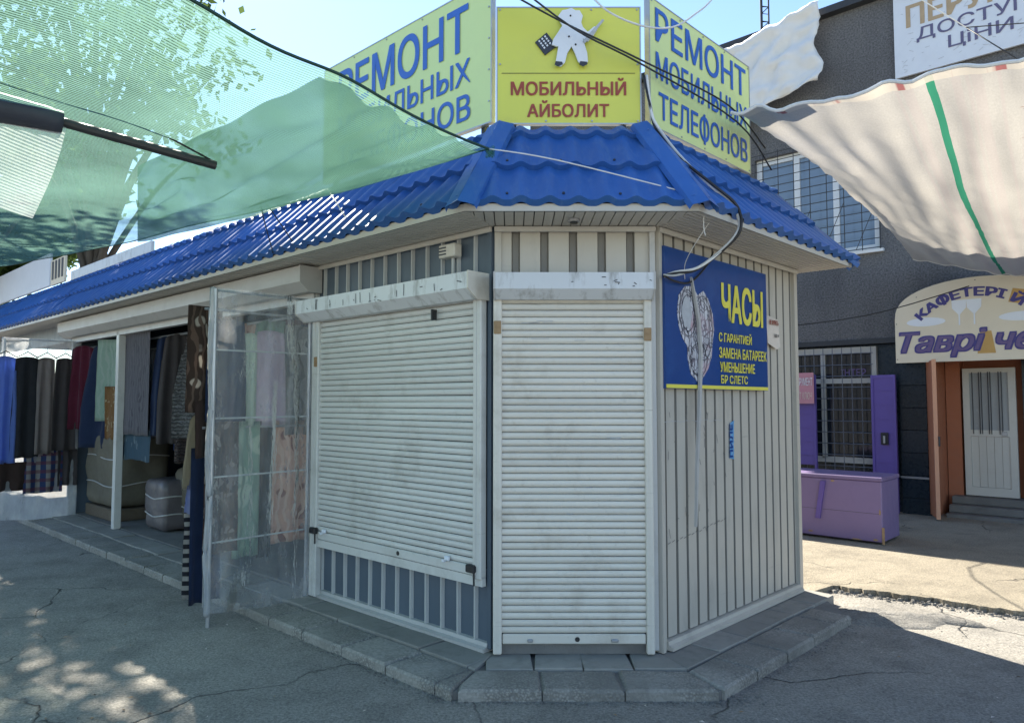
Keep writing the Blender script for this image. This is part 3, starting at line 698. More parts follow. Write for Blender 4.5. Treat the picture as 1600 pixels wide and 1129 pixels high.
def rail(fr, x0, x1, z0, z1, y0, y1, paint):
    m = MB(); m.bbox(x0, x1, y0, y1, z0, z1, .006); m.box(x0 + (x1 - x0) * .42, x0 + (x1 - x0) * .5, y0 - .003, y0 + .004, z0 + .01, z1); part(m, 'guide_rail', paint, fr)
def casing(fr, x0, x1, z0, z1, dep, mt, capmt):
    h = z1 - z0; pr = [(-.02, z0), (-dep * .62, z0), (-dep, z0 + h * .36), (-dep, z1), (-.02, z1)]
    m = MB(); m.prism(pr, x0 + .008, x1 - .008, axis='x'); o = part(m, 'shutter_box', mt, fr)
    pr2 = [(-.015, z0 - .004), (-dep * .63, z0 - .004), (-dep - .004, z0 + h * .35), (-dep - .004, z1 + .004), (-.015, z1 + .004)]
    for a, b in ((x0, x0 + .01), (x1 - .01, x1)):
        m = MB(); m.prism(pr2, a, b, axis='x'); m.build('end_cap', capmt, o)
    return o
sL = shutter(kL, D0 + .115, -.105, .545, 2.18, -.045, .0392, 'white_paint', 1)
rail(kL, D0 + .03, D0 + .115, ZP + .01, 2.16, -.075, -.024, 'white_paint'); rail(kL, -.105, -.036, .53, 2.16, -.075, -.024, 'white_paint')
boxL = casing(kL, D0 - .02, -.02, 2.135, 2.285, .19, 'box_white', 'cream_paint')
sC = shutter(kC, .045, W - .08, .185, 2.16, -.04, .0389, 'cream_paint', 2)
rail(kC, -.004, .045, ZP + .01, 2.14, -.07, -.022, 'cream_paint'); rail(kC, W - .08, W - .035, ZP + .01, 2.14, -.07, -.022, 'cream_paint')
boxC = casing(kC, -.002, W - .028, 2.125, 2.27, .16, 'box_white', 'box_grey')
m = MB(); m.box(D0 + .03, -.036, -.06, -.03, .49, .543); part(m, 'sill_bar', 'white_paint', kL)
# locks, handles, keyholes
for x, z in ((D0 + .10, .585), (-.10, .565)):
    m = MB(); m.bbox(x - .04, x + .03, -.098, -.062, z, z + .045, .006); m.tube([(x + .02, -.085, z + .01), (x + .025, -.087, z - .07)], .006); m.build('bolt_lock', 'black', sL)
for x in (D0 + .22, -.32):
    m = MB(); m.bbox(x - .02, x + .02, -.083, -.062, .60, .628, .005); m.box(x - .03, x - .012, -.09, -.066, .592, .606); m.build('pull_handle', 'ink_white', sL)
for sh, x, z, y in ((sL, -.80, .575, -.066), (sC, W / 2, .212, -.06)):
    m = MB(); m.prism([(x + .014 * math.cos(t * math.pi / 5), z + .014 * math.sin(t * math.pi / 5)) for t in range(10)], y, y + .006, axis='y'); m.build('keyhole', 'black', sh)
m = MB(); m.box(-.45, -.438, -.10, -.062, 2.045, 2.11); m.build('pull_ring', 'black', sL)
for x0, x1 in ((.19, .22), (.66, .70)):
    m = MB(); m.bbox(x0, x1, -.07, -.058, .197, .215, .004); m.build('pull_handle', 'steel', sC)
# brown tabs on the rails
for fr, x, z in ((kC, -.002, 1.93), (kC, W - .082, 1.89), (kL, D0 + .06, 1.80)):
    m = MB(); m.bbox(x, x + .043, -.079, -.0715, z, z + .075, .003); m.tube([(x + .02, -.083, z + .04), (x + .02, -.078, z + .04)], .008, mi=0); part(m, 'rusty_tab', 'rust', fr)
# vent box with conduit, eaves lamp
m = MB(); m.bbox(-.40, -.255, -.085, -.021, 2.42, 2.50, .006); vb = part(m, 'junction_box', 'cream_paint', kL)
for k in range(3):
    m = MB(); m.box(-.39, -.33, -.089, -.084, 2.436 + k * .02, 2.444 + k * .02); m.build('louver', 'ink_dark', vb)
m = MB(); m.tube([(-.32, -.035, 2.42), (-.32, -.035, 2.29)], .011); m.build('conduit', 'rib', vb)
m = MB(); m.tube([(.45, -.19, ZS - .001), (.45, -.19, ZS - .018)], .035, 14); el = part(m, 'eaves_lamp', 'steel')
m = MB(); m.tube([(.45, -.19, ZS - .017), (.45, -.19, ZS - .026)], .022, 12); m.build('lens', 'glass_dark', el)

# the open bedding stall on the left of the kiosk (same row)
SX1 = -7.55
m = MB(); m.box(SX1, D0 - .05, .02, 2.55, ZP - .03, ZP + .01); part(m, 'stall_floor', 'concrete', kL)
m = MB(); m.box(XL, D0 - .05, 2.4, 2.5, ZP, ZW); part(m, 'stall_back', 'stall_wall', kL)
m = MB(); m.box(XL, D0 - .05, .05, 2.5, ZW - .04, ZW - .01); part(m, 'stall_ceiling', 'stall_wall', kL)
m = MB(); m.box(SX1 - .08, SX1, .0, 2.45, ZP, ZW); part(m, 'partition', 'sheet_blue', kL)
m = MB(); m.bbox(-5.98, -5.90, -.05, .03, ZP, 2.40, .005); part(m, 'post', 'white_paint', kL)
m = MB(); m.bbox(SX1 - .02, SX1 + .06, -.05, .03, ZP, 2.40, .005); part(m, 'post', 'white_paint', kL)
casing(kL, SX1 - .1, D0 + .06, 2.36, 2.545, .20, 'box_grey', 'box_grey')
m = MB(); m.box(SX1, D0, -.05, .02, 2.30, 2.36); part(m, 'lintel', 'box_grey', kL)
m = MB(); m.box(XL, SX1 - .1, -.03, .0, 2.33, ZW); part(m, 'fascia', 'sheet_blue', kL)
m = MB(); m.tube([(SX1 + .1, .12, 2.24), (D0 - .1, .12, 2.24)], .012); part(m, 'hanging_rail', 'steel', kL)
m = MB(); m.tube([(SX1 + .1, .55, 2.2), (D0 - .1, .55, 2.2)], .012); part(m, 'hanging_rail', 'steel', kL)

# scuffs and torn sticker on the right wall
def scuff(fr, pts, w, y, mt='ink_grey'):
    m = MB()
    for (a, b), (c, d) in pts:
        dx, dz = c - a, d - b; l = math.hypot(dx, dz) or 1; ox, oz = -dz / l * w, dx / l * w
        m.add([(a - ox, y, b - oz), (c - ox, y, d - oz), (c + ox, y, d + oz), (a + ox, y, b + oz)], [(0, 1, 2, 3)])
    o = part(m, 'scuff_mark', mt, fr); o['kind'] = 'stuff'
r5 = random.Random(3); P_ = []
for k in range(34):
    x = r5.choice([.12, .20, .33, .45, .56, .68, .80]) + r5.uniform(-.03, .04); z = r5.uniform(.75, 1.52); P_.append(((x, z), (x + r5.uniform(-.02, .02), z + r5.uniform(-.06, .06))))
for k in range(16):
    x = .10 + k * .045; z = .70 + x * .10 + r5.uniform(-.006, .006); P_.append(((x, z), (x + .03, z + .008)))
scuff(kR, P_, .0016, -.0035, 'ink_dark')
P_ = []
for k in range(20):
    x = .07 + k * .035; P_.append(((x, 1.425 + r5.uniform(-.006, .006)), (x + .03, 1.425 + r5.uniform(-.006, .006))))
scuff(kR, P_, .0014, -.0035, 'ink_grey')
P_ = []
for k in range(22):
    x = r5.uniform(D0 + .05, -.06); z = r5.uniform(2.195, 2.27)
    if k % 2: P_.append(((x, z), (x + r5.uniform(-.03, .05), z + r5.uniform(-.012, .012))))
    else: P_.append(((x, 2.20), (x + r5.uniform(-.004, .004), r5.uniform(2.24, 2.28))))
scuff(kL, P_, .0026, -.1935, 'ink_dark')
P_ = []
for k in range(9):
    x = r5.uniform(.3, .88); z = r5.uniform(2.19, 2.255); P_.append(((x, z), (x + r5.uniform(-.02, .04), z + r5.uniform(-.01, .01))))
scuff(kC, P_, .0022, -.1635, 'ink_dark')
P_ = []
for k in range(12):
    x = r5.uniform(.1, .8); z = r5.choice([1.56, 1.34, 1.05, 1.9, 2.0, .9]) + r5.uniform(-.01, .01); P_.append(((x, z), (x + r5.uniform(.03, .11), z + r5.uniform(-.002, .002))))
scuff(kC, P_, .0015, -.0545, 'ink_grey')
st = MB(); st.add([(.86, -.006, 1.17), (.92, -.006, 1.16), (.925, -.006, 1.36), (.93, -.006, 1.42), (.87, -.006, 1.40)], [(0, 1, 2, 3, 4)]); sk = part(st, 'torn_sticker', mat('sticker_blue', (.10, .30, .55), .6, .3, 40, dirt=.9, dc=(.5, .5, .47), ds=14), kR)
text_part(sk, 'ПИЛЕ', 0, .22, 0, .045, 0, 'ink_blue', .03, per=lambda x, y, z: Vector((.905 - z, -.0095, 1.175 + x)))

# ------------------------------------------------------------------ signs on the roof and walls
def panel(name, F, x0, x1, z0, z1, y, th, mt, label, cat='sign', edge='steel'):
    e = empty(name, F, label, cat); m = MB(); m.box(x0, x1, y, y + th, z0, z1); m.build('panel', mt, e)
    m = MB()
    for a, b, c, d in ((x0 - .008, x0, z0 - .008, z1 + .008), (x1, x1 + .008, z0 - .008, z1 + .008), (x0, x1, z0 - .008, z0), (x0, x1, z1, z1 + .008)): m.box(a, b, y - .003, y + th + .004, c, d)
    m.build('frame', edge, e)
    m = MB()
    for x in (x0 + .1, x1 - .1): m.box(x - .015, x + .015, y + th, y + th + .04, z0 - .12, z1 - .05)
    m.build('support', 'iron', e)
    return e
def rivets(e, pts, y, mt='steel'):
    for x, z in pts:
        m = MB(); m.prism([(x + .006 * math.cos(t * math.pi / 3), z + .006 * math.sin(t * math.pi / 3)) for t in range(6)], y - .006, y - .001, axis='y'); m.build('rivet', mt, e)
ys = .12
cs = panel('roof_sign', FCf, .015, .885, 3.235, 3.955, ys, .025, 'yellow', 'square yellow roof sign with red brown lettering above the chamfered corner')
text_part(cs, 'МОБИЛЬНЫЙ', .095, .80, 3.405, 3.515, ys - .004, 'ink_red', .025)
text_part(cs, 'АЙБОЛИТ', .195, .695, 3.27, 3.375, ys - .004, 'ink_red', .025)
m = MB(); m.box(.04, .855, ys - .0035, ys - .001, 3.543, 3.546); m.build('dividing_line', 'ink_dark', cs)
rivets(cs, [(x, z) for x in (.03, .31, .59, .87) for z in (3.247, 3.943)] + [(.03, 3.6), (.87, 3.6)], ys)
# blank white cut-out shape riveted to the sign, with a printed phone and a small tool
def blob(pts, y0, y1, e, name, mt, b=0): m = MB(); m.prism(pts, y0, y1, axis='y'); return m.build(name, mt, e)
fig = [(.365, 3.585), (.40, 3.575), (.425, 3.60), (.44, 3.66), (.465, 3.70), (.485, 3.66), (.505, 3.605), (.535, 3.585), (.565, 3.605), (.56, 3.66), (.545, 3.71), (.535, 3.75), (.565, 3.73), (.60, 3.77), (.625, 3.81), (.605, 3.825), (.565, 3.79), (.535, 3.82),
       (.525, 3.85), (.535, 3.89), (.515, 3.925), (.49, 3.925), (.465, 3.94), (.435, 3.93), (.41, 3.925), (.385, 3.89), (.395, 3.855), (.41, 3.83), (.385, 3.79), (.355, 3.745), (.345, 3.71), (.375, 3.70), (.385, 3.70), (.375, 3.64)]
cut = blob(fig, ys - .03, ys - .018, cs, 'white_cutout', 'ink_white')
for x, z in ((.45, 3.76), (.49, 3.71), (.46, 3.89)):
    m = MB(); m.tube([(x, ys - .034, z), (x, ys - .029, z)], .006); m.build('rivet', 'black', cut)
for x in (.388, .538): blob([(x - .026, 3.585), (x - .004, 3.572), (x + .024, 3.588), (x + .02, 3.602), (x - .02, 3.606)], ys - .033, ys - .0305, cut, 'dark_toe', 'ink_dark')
ph = blob([(.245, 3.735), (.305, 3.655), (.375, 3.71), (.315, 3.795)], ys - .012, ys - .002, cs, 'printed_phone', 'ink_dark')
for i in range(4):
    for j in range(3):
        cx, cz = .315 + (-.058 * (i + .2) / 4.2 * 0 + .0) , 0
        u, v = (i + .8) / 6.0, (j + 1) / 4.0
        px = .315 + (.375 - .315) * 0 + (.305 - .245) * 0
        p = Vector((.315, 3.795)).lerp(Vector((.375, 3.71)), u).lerp(Vector((.245, 3.735)).lerp(Vector((.305, 3.655)), u), v)
        blob([(p.x - .007, p.y), (p.x, p.y - .008), (p.x + .007, p.y), (p.x, p.y + .008)], ys - .0145, ys - .0125, ph, 'screen_icon', 'ink_white')
blob([(.545, 3.715), (.575, 3.745), (.665, 3.86), (.652, 3.865), (.56, 3.76), (.535, 3.73)], ys - .038, ys - .032, cs, 'tool_shape', 'ink_grey')

ls = panel('roof_sign', FLf, -2.0, -.14, 3.27, 4.17, .11, .03, 'lime', 'long lime roof sign with blue lettering half hidden by the green net')
text_part(ls, 'РЕМОНТ', -1.80, -.34, 3.79, 4.10, .106, 'ink_blue', .02)
text_part(ls, 'МОБИЛЬНЫХ', -1.80, -.32, 3.565, 3.735, .106, 'ink_blue', .015)
text_part(ls, 'ТЕЛЕФОНОВ', -1.80, -.32, 3.31, 3.52, .106, 'ink_blue', .015)
rivets(ls, [(-.155, z) for z in (3.4, 3.6, 3.8, 4.0)] + [(x, 4.155) for x in (-1.6, -1.2, -.8, -.4)], .11)
rs = panel('roof_sign', FRf, .14, 1.48, 3.25, 4.06, .11, .03, 'lime', 'pale lime roof sign with blue lettering on the right roof slope')
text_part(rs, 'РЕМОНТ', .20, 1.42, 3.80, 4.02, .106, 'ink_blue', .012)
text_part(rs, 'МОБИЛЬНЫХ', .20, 1.43, 3.56, 3.735, .106, 'ink_blue', .012)
text_part(rs, 'ТЕЛЕФОНОВ', .23, 1.43, 3.29, 3.50, .106, 'ink_blue', .012)
rivets(rs, [(x, z) for x in (.16, .5, .8, 1.1, 1.46) for z in (3.265, 4.045)], .11)

ws = empty('watch_sign', FRf, 'navy blue watch repair sign with yellow lettering on the right wall', 'sign')
m = MB(); m.box(.03, 1.37, -.045, -.028, 1.62, 2.455); m.build('panel', 'navy_sign', ws)
m = MB(); m.box(.035, 1.365, -.049, -.0455, 1.623, 1.645); m.build('yellow_border', 'ink_yellow', ws)
yy = -.049
text_part(ws, 'ЧАСЫ', .70, 1.30, 2.06, 2.32, yy, 'ink_yellow', .03)
text_part(ws, 'С ГАРАНТИЕЙ', .66, 1.12, 1.93, 2.005, yy, 'ink_yellow', .02)
text_part(ws, 'ЗАМЕНА БАТАРЕЕК', .66, 1.345, 1.825, 1.895, yy, 'ink_yellow', .02)
text_part(ws, 'УМЕНЬШЕНИЕ', .67, 1.16, 1.735, 1.80, yy, 'ink_yellow', .02)
text_part(ws, 'БР СЛЕТС', .68, 1.05, 1.66, 1.715, yy, 'ink_yellow', .02)
wt = [(.16, 2.08), (.18, 2.18), (.25, 2.24), (.34, 2.25), (.40, 2.20), (.47, 2.235), (.53, 2.19), (.585, 2.10), (.60, 2.0), (.575, 1.90), (.565, 1.83), (.52, 1.75), (.44, 1.68), (.385, 1.665), (.31, 1.71), (.275, 1.80), (.27, 1.88), (.21, 1.93), (.175, 2.0)]
def watch_mat():
    m, nt, N, L, b = new_mat('watch_photo_print'); v = coords(N, L)
    vo = N.new('ShaderNodeTexVoronoi'); vo.feature = 'DISTANCE_TO_EDGE'; vo.inputs['Scale'].default_value = 17; L.new(v, vo.inputs['Vector'])
    wv = N.new('ShaderNodeTexWave'); wv.inputs['Scale'].default_value = 9; wv.inputs['Distortion'].default_value = 14; wv.inputs['Detail'].default_value = 3; L.new(v, wv.inputs['Vector'])
    c = mixc(N, L, noise_node(N, L, v, 14, 5), (0.36, 0.36, 0.40), (0.72, 0.72, 0.76))
    c = mixc(N, L, ramp(N, L, wv.outputs['Fac'], 0.12, 0.3, (1, 1, 1), (0, 0, 0)), c, (0.10, 0.10, 0.13))
    c = mixc(N, L, ramp(N, L, vo.outputs['Distance'], 0.02, 0.06, (1, 1, 1), (0, 0, 0)), c, (0.16, 0.14, 0.17))
    c = mixc(N, L, ramp(N, L, noise_node(N, L, v, 5, 3), 0.55, 0.7), c, (0.46, 0.32, 0.36))
    L.new(c, b.inputs['Base Color']); b.inputs['Roughness'].default_value = 0.5; return m
M['watch'] = watch_mat()
wp = blob(wt, yy, yy + .003, ws, 'watch_print', 'watch')
r6 = random.Random(9)
m = MB()
def ell(cx, cz, rx, rz, n=26, w=.0022):
    for k in range(n):
        a, b = 2 * math.pi * k / n, 2 * math.pi * (k + 1) / n; p = (cx + rx * math.cos(a), cz + rz * math.sin(a)); q = (cx + rx * math.cos(b), cz + rz * math.sin(b))
        dx, dz = q[0] - p[0], q[1] - p[1]; l = math.hypot(dx, dz); ox, oz = -dz / l * w, dx / l * w
        m.add([(p[0] - ox, yy - .002, p[1] - oz), (q[0] - ox, yy - .002, q[1] - oz), (q[0] + ox, yy - .002, q[1] + oz), (p[0] + ox, yy - .002, p[1] + oz)], [(0, 1, 2, 3)])
ell(.28, 2.08, .10, .14); ell(.28, 2.08, .075, .11); ell(.46, 2.0, .115, .20); ell(.45, 2.01, .09, .16); ell(.40, 1.80, .10, .10)
for k in range(60):
    a = r6.uniform(0, 6.28); c = r6.choice([(.28, 2.08, .085, .12), (.46, 2.0, .10, .18), (.41, 1.8, .09, .1)])
    x, z = c[0] + c[2] * math.cos(a), c[1] + c[3] * math.sin(a); t = r6.uniform(0, 3.14)
    m.add([(x, yy - .0021, z), (x + .03 * math.cos(t), yy - .0021, z + .03 * math.sin(t)), (x + .03 * math.cos(t) + .003, yy - .0021, z + .03 * math.sin(t) + .003), (x + .003, yy - .0021, z + .003)], [(0, 1, 2, 3)])
m.build('watch_lines', 'ink_dark', wp)
blob([(.20, 2.08), (.24, 2.0), (.30, 1.98), (.33, 2.08), (.30, 2.17), (.24, 2.18)], yy - .0015, yy - .0005, wp, 'watch_dial', 'ink_grey')
pn = empty('paper_notice', FRf, 'small faded paper notice on the wall right of the blue watch sign', 'notice')
m = MB(); m.add([(1.40, -.027, 2.17), (1.60, -.027, 2.145), (1.60, -.04, 1.945), (1.56, -.033, 1.925), (1.42, -.027, 1.965)], [(0, 1, 2, 3, 4)][::1]); m.f = [m.f[0][::-1]]
m.build('sheet', 'paper', pn)
text_part(pn, 'НЕ КУРИТЬ', 1.43, 1.58, 2.10, 2.135, -.037, 'ink_red', .02); text_part(pn, 'ЗД Н', 1.50, 1.58, 2.01, 2.035, -.039, 'ink_dark', .02)

# far-left boards on the roof
o = MB(); o.bbox(-8.4, -5.55, .14, .18, 3.23, 3.36, .005); tag(o.build('parapet_board', 'box_white', frame=FLf), 'white board lying along the blue roof top below the tree', 'board')
e = empty('roof_banner', FLf, 'narrow cream banner with black bars between two white roof boards', 'banner')
m = MB(); m.box(-9.3, -8.65, .13, .16, 3.25, 3.62); m.build('panel', 'cafe_cream', e)
for k in range(4):
    m = MB(); m.box(-9.24 + k * .15, -9.16 + k * .15, .124, .1295, 3.33, 3.6); m.build('printed_bar', 'ink_dark', e)
o = MB(); o.bbox(-12.4, -9.34, .12, .16, 3.25, 3.75, .01); tag(o.build('roof_board', 'poster', frame=FLf), 'blank bluish white signboard at the far left end of the blue roof', 'board')

# ------------------------------------------------------------------ stall goods
def drape(name, F, x, y, ztop, w, h, ang, mt, label, cat='blanket', amp=.03, nf=3, top=1.0, th=.02, seed=0, group=None, lean=0.0, fold=0.0):
    """cloth hanging from ztop, w wide; ang = direction of its width in the frame"""
    nx, nz = 28, 16; vs = []; ph = seed * 1.7
    for k in range(nz + 1):
        v = k / nz; tw = top + (1 - top) * min(1, v * 1.6) ** .8
        for i in range(nx + 1):
            u = i / nx; a = (u - .5) * w * tw
            b = amp * (.25 + .75 * v) * math.sin(2 * math.pi * nf * u + ph + .6 * v) + .35 * amp * noise.noise(Vector((u * 6, v * 5, seed))) + lean * v
            z = -h * v - (.04 * (abs(u - .5) * 2) ** 2 * (1 - top) * 3 if v < .2 else 0) + .02 * noise.noise(Vector((u * 4, seed, 1))) * v
            vs.append((a, b, z))
    n = nx + 1; fs = [(k * n + i, (k + 1) * n + i, (k + 1) * n + i + 1, k * n + i + 1) for k in range(nz) for i in range(nx)]
    bm = bmesh.new(); V = [bm.verts.new(p) for p in vs]
    for q in fs: bm.faces.new([V[i] for i in q])
    bmesh.ops.solidify(bm, geom=bm.faces[:], thickness=th)
    for q in bm.faces: q.smooth = True
    me = bpy.data.meshes.new(name); bm.to_mesh(me); bm.free(); me.materials.append(mt)
    setuv(me, lambda c: (c.x / 1.0, c.z / 1.0))
    o = link(name, me); p = wpt(F, x, y, ztop); o.location = p; o.rotation_euler = (0, 0, F[1] + ang); tag(o, label, cat, group); return o
fb = {}
fb['navy'] = fabric('navy_cloth', 'plain', (0.02, 0.035, 0.09), (0.03, 0.055, 0.13))
fb['maroon'] = fabric('maroon_cloth', 'plain', (0.13, 0.015, 0.04), (0.18, 0.03, 0.06))
fb['mint'] = fabric('mint_quilt', 'floral', (0.42, 0.58, 0.48), (0.36, 0.52, 0.43), (0.5, 0.62, 0.54), 6)
fb['ochre'] = fabric('ochre_dots', 'floral', (0.30, 0.16, 0.06), (0.55, 0.45, 0.28), (0.27, 0.14, 0.05), 14)
fb['greypat'] = fabric('grey_floral', 'floral', (0.17, 0.165, 0.19), (0.12, 0.115, 0.14), (0.22, 0.21, 0.23), 6)
fb['teal'] = fabric('teal_floral', 'floral', (0.06, 0.13, 0.19), (0.22, 0.30, 0.34), (0.06, 0.12, 0.17), 7)
fb['knit'] = fabric('grey_knit', 'knit', (0.36, 0.36, 0.36), (0.15, 0.15, 0.155), s=9)
fb['brknit'] = fabric('brown_knit', 'knit', (0.17, 0.13, 0.125), (0.07, 0.055, 0.055), s=10)
fb['brown'] = fabric('brown_cloth', 'plain', (0.06, 0.035, 0.03), (0.09, 0.055, 0.045))
fb['fur'] = fabric('brown_white_fur', 'floral', (0.07, 0.045, 0.035), (0.48, 0.43, 0.37), (0.16, 0.11, 0.085), 6)
fb['cream'] = fabric('cream_cloth', 'plain', (0.46, 0.40, 0.30), (0.56, 0.50, 0.38))
fb['sky'] = fabric('light_blue_cloth', 'plain', (0.33, 0.38, 0.62), (0.42, 0.46, 0.68))
fb['blue'] = fabric('cornflower_cloth', 'plain', (0.13, 0.22, 0.60), (0.20, 0.30, 0.70))
fb['stripe'] = fabric('black_white_stripe', 'stripe', (0.03, 0.03, 0.04), (0.45, 0.43, 0.40), s=5)
fb['char'] = fabric('charcoal_cloth', 'plain', (0.028, 0.03, 0.035), (0.045, 0.046, 0.052))
fb['taupe'] = fabric('taupe_cloth', 'plain', (0.26, 0.22, 0.21), (0.34, 0.30, 0.28))
fb['dkbrown'] = fabric('dark_taupe_cloth', 'plain', (0.08, 0.068, 0.07), (0.11, 0.095, 0.095))
fb['lilac'] = fabric('lilac_towel', 'plain', (0.580, 0.464, 0.551), (0.725, 0.609, 0.667), s=5)
fb['pale'] = fabric('pale_green_towel', 'plain', (0.580, 0.667, 0.551), (0.754, 0.812, 0.667), s=5)
fb['print'] = fabric('grey_print', 'floral', (0.348, 0.348, 0.341), (0.551, 0.536, 0.507), (0.217, 0.217, 0.217), 5)
fb['blackpat'] = fabric('black_brown_pattern', 'floral', (0.058, 0.039, 0.036), (0.390, 0.325, 0.286), (0.117, 0.065, 0.052), 9)
fb['mintgreen'] = fabric('soft_green_plush', 'floral', (0.348, 0.493, 0.377), (0.609, 0.696, 0.551), (0.290, 0.406, 0.319), 4)
fb['peach'] = fabric('peach_floral', 'floral', (0.754, 0.478, 0.362), (0.362, 0.145, 0.102), (0.841, 0.609, 0.478), 6)
fb['plaid'] = fabric('blue_plaid', 'plaid', (0.05, 0.08, 0.2), (0.35, 0.34, 0.33), (0.18, 0.05, 0.07), 3)
# deeper in the stall
drape('hanging_blanket', FLf, -6.75, .10, 2.26, .85, 1.28, R(18), fb['navy'], 'wide navy blanket hanging left of the mint quilt in the stall', seed=2, top=.55, nf=2, amp=.05)
drape('hanging_blanket', FLf, -6.22, .0, 2.27, .42, .95, R(30), fb['mint'], 'pale mint quilt hanging just left of the white stall post', 'quilt', seed=3, nf=1, th=.05)
drape('hanging_blanket', FLf, -6.10, -.02, 1.72, .26, .60, R(30), fb['ochre'], 'ochre dotted blanket below the mint quilt', seed=4, nf=1)
drape('hanging_blanket', FLf, -5.55, .02, 2.30, .72, 1.12, R(0), fb['greypat'], 'grey flower patterned blanket hanging right of the white stall post', seed=5, nf=1, amp=.012)
drape('hanging_blanket', FLf, -5.58, .05, 1.24, .82, .34, R(0), fb['teal'], 'teal flowered blanket edge below the grey patterned one', seed=6, nf=1, amp=.01)
for k, (x, y, w, h, mt, nm) in enumerate([(-4.75, .45, .5, 1.2, 'navy', 'dark navy blanket hanging deep in the stall behind the brown knit'), (-4.45, .25, .45, 1.0, 'navy', 'slim navy blanket hanging beside the brown knitted throw')]):
    drape('hanging_blanket', FLf, x, y, 2.24, w, h, R(60), fb[mt], nm, seed=7 + k, top=.6)
drape('knitted_throw', FLf, -4.20, .14, 2.25, .45, 1.30, R(55), fb['brknit'], 'brown knitted throw hanging behind the grey knitted one', 'throw', seed=9, top=.6, amp=.02)
drape('knitted_throw', FLf, -3.90, .02, 2.25, .52, 1.05, R(50), fb['knit'], 'chunky pale grey knitted throw hanging in the stall opening', 'throw', seed=10, top=.45, amp=.02, th=.04)
drape('hanging_blanket', FLf, -3.85, .10, 1.25, .34, .32, R(40), fb['brown'], 'dark brown hem hanging under the grey knitted throw', seed=11, nf=1)
for k, (x, y, w, h, mt, ang, zt, nm) in enumerate([
    (-7.22, -.02, .46, 1.05, 'maroon', 35, 2.25, 'maroon blanket hanging first beside the left stall post'),
    (-6.5, .5, .5, 1.1, 'greypat', 20, 2.2, 'grey patterned blanket deep in the stall behind the mint quilt'),
    (-5.25, .55, .5, 1.2, 'blue', 30, 2.2, 'deep blue blanket hanging at the back right of the stall post'),
    (-4.95, .12, .34, 1.05, 'navy', 50, 2.24, 'narrow navy blanket hanging between grey flowered and knitted pieces'),
    (-4.65, .10, .38, 1.12, 'dkbrown', 58, 2.24, 'dark taupe blanket hanging left of the brown knitted throw'),
    (-3.55, .10, .45, 1.15, 'fur', 55, 2.25, 'brown white fur blanket hanging right of the grey knitted throw'),
    (-3.2, .15, .45, 1.3, 'peach', 60, 2.25, 'peach flowered blanket hanging in the stall behind the film screen'),
    (-2.8, .15, .45, 1.3, 'mintgreen', 60, 2.25, 'soft green blanket hanging in the stall behind the film screen'),
    (-2.4, .20, .45, 1.3, 'plaid', 60, 2.25, 'blue plaid blanket hanging in the stall near the kiosk partition')]):
    drape('hanging_blanket', FLf, x, y, zt, w, h, R(ang), fb[mt], nm, seed=60 + k, top=.65, amp=.035)
# rack beside the film screen (outer end shows past the frame)
rk = empty('clothes_rack', FLf, 'steel clothes rack behind the near film screen', 'rack')
for x, z in ((-2.12, 2.2), (-2.12, 1.36)):
    m = MB(); m.tube([(x, -.76, z), (x, .12, z)], .010); m.build('rail', 'steel', rk)
for y in (-.72, .1):
    m = MB(); m.tube([(-2.12, y, ZP), (-2.12, y, 2.2)], .011); m.build('upright', 'steel', rk)
Y90 = R(90)
drape('fur_throw', FLf, -2.16, -.73, 2.22, .28, .75, Y90 + R(12), fb['fur'], 'brown and white fur throw at the outer edge of the near film screen', 'throw', seed=12, nf=1, amp=.02, th=.04)
drape('hanging_blanket', FLf, -2.14, -.72, 1.55, .20, .40, Y90 + R(15), fb['brown'], 'plain brown blanket end below the fur throw', seed=13, nf=1)
drape('hanging_blanket', FLf, -2.20, -.76, 1.45, .22, .52, Y90 + R(25), fb['cream'], 'cream blanket corner below the fur throw', seed=14, nf=1, top=.7, lean=.04)
drape('hanging_blanket', FLf, -2.22, -.77, 1.02, .10, .26, Y90 + R(20), fb['sky'], 'light blue cloth end below the cream blanket corner', seed=15, nf=1, top=.6)
drape('hanging_blanket', FLf, -2.26, -.77, .84, .08, .68, Y90 + R(20), fb['stripe'], 'black and white striped cloth hanging lowest beside the screen', seed=16, nf=1)
drape('hanging_blanket', FLf, -2.17, -.70, 1.22, .24, 1.08, Y90 + R(8), fb['navy'], 'long dark navy blanket at the outer edge of the rack', seed=17, nf=2, amp=.015)
# upper row behind the film
for k, (y, w, h, mt, nm, zt) in enumerate([(-.60, .30, .74, 'navy', 'navy blue bathrobe at the outer top of the screened rack', 2.14), (-.42, .13, .68, 'pale', 'narrow pale green towel in the upper row behind the film', 2.05), (-.25, .26, .72, 'lilac', 'lilac towel in the upper row behind the film', 2.08), (-.02, .26, .85, 'print', 'grey towel with printed rings in the upper row behind the film', 2.14)]):
    drape('hanging_towel', FLf, -2.10 - .01 * k, y, zt, w, h, Y90, fb[mt], nm, 'towel', seed=20 + k, nf=1.5, amp=.02, top=.85)
for k, (y, w, h, mt, nm) in enumerate([(-.62, .24, .92, 'blackpat', 'black and brown patterned blanket in the lower row behind the film'), (-.43, .20, .98, 'mintgreen', 'soft green plush blanket in the lower row behind the film'), (-.28, .13, 1.0, 'char', 'dark charcoal blanket between the green and peach ones'), (-.06, .34, .92, 'peach', 'peach flowered blanket in the lower row behind the film')]):
    drape('hanging_blanket', FLf, -2.10 - .01 * k, y, 1.40, w, h, Y90, fb[mt], nm, seed=30 + k, nf=1.5, amp=.02)

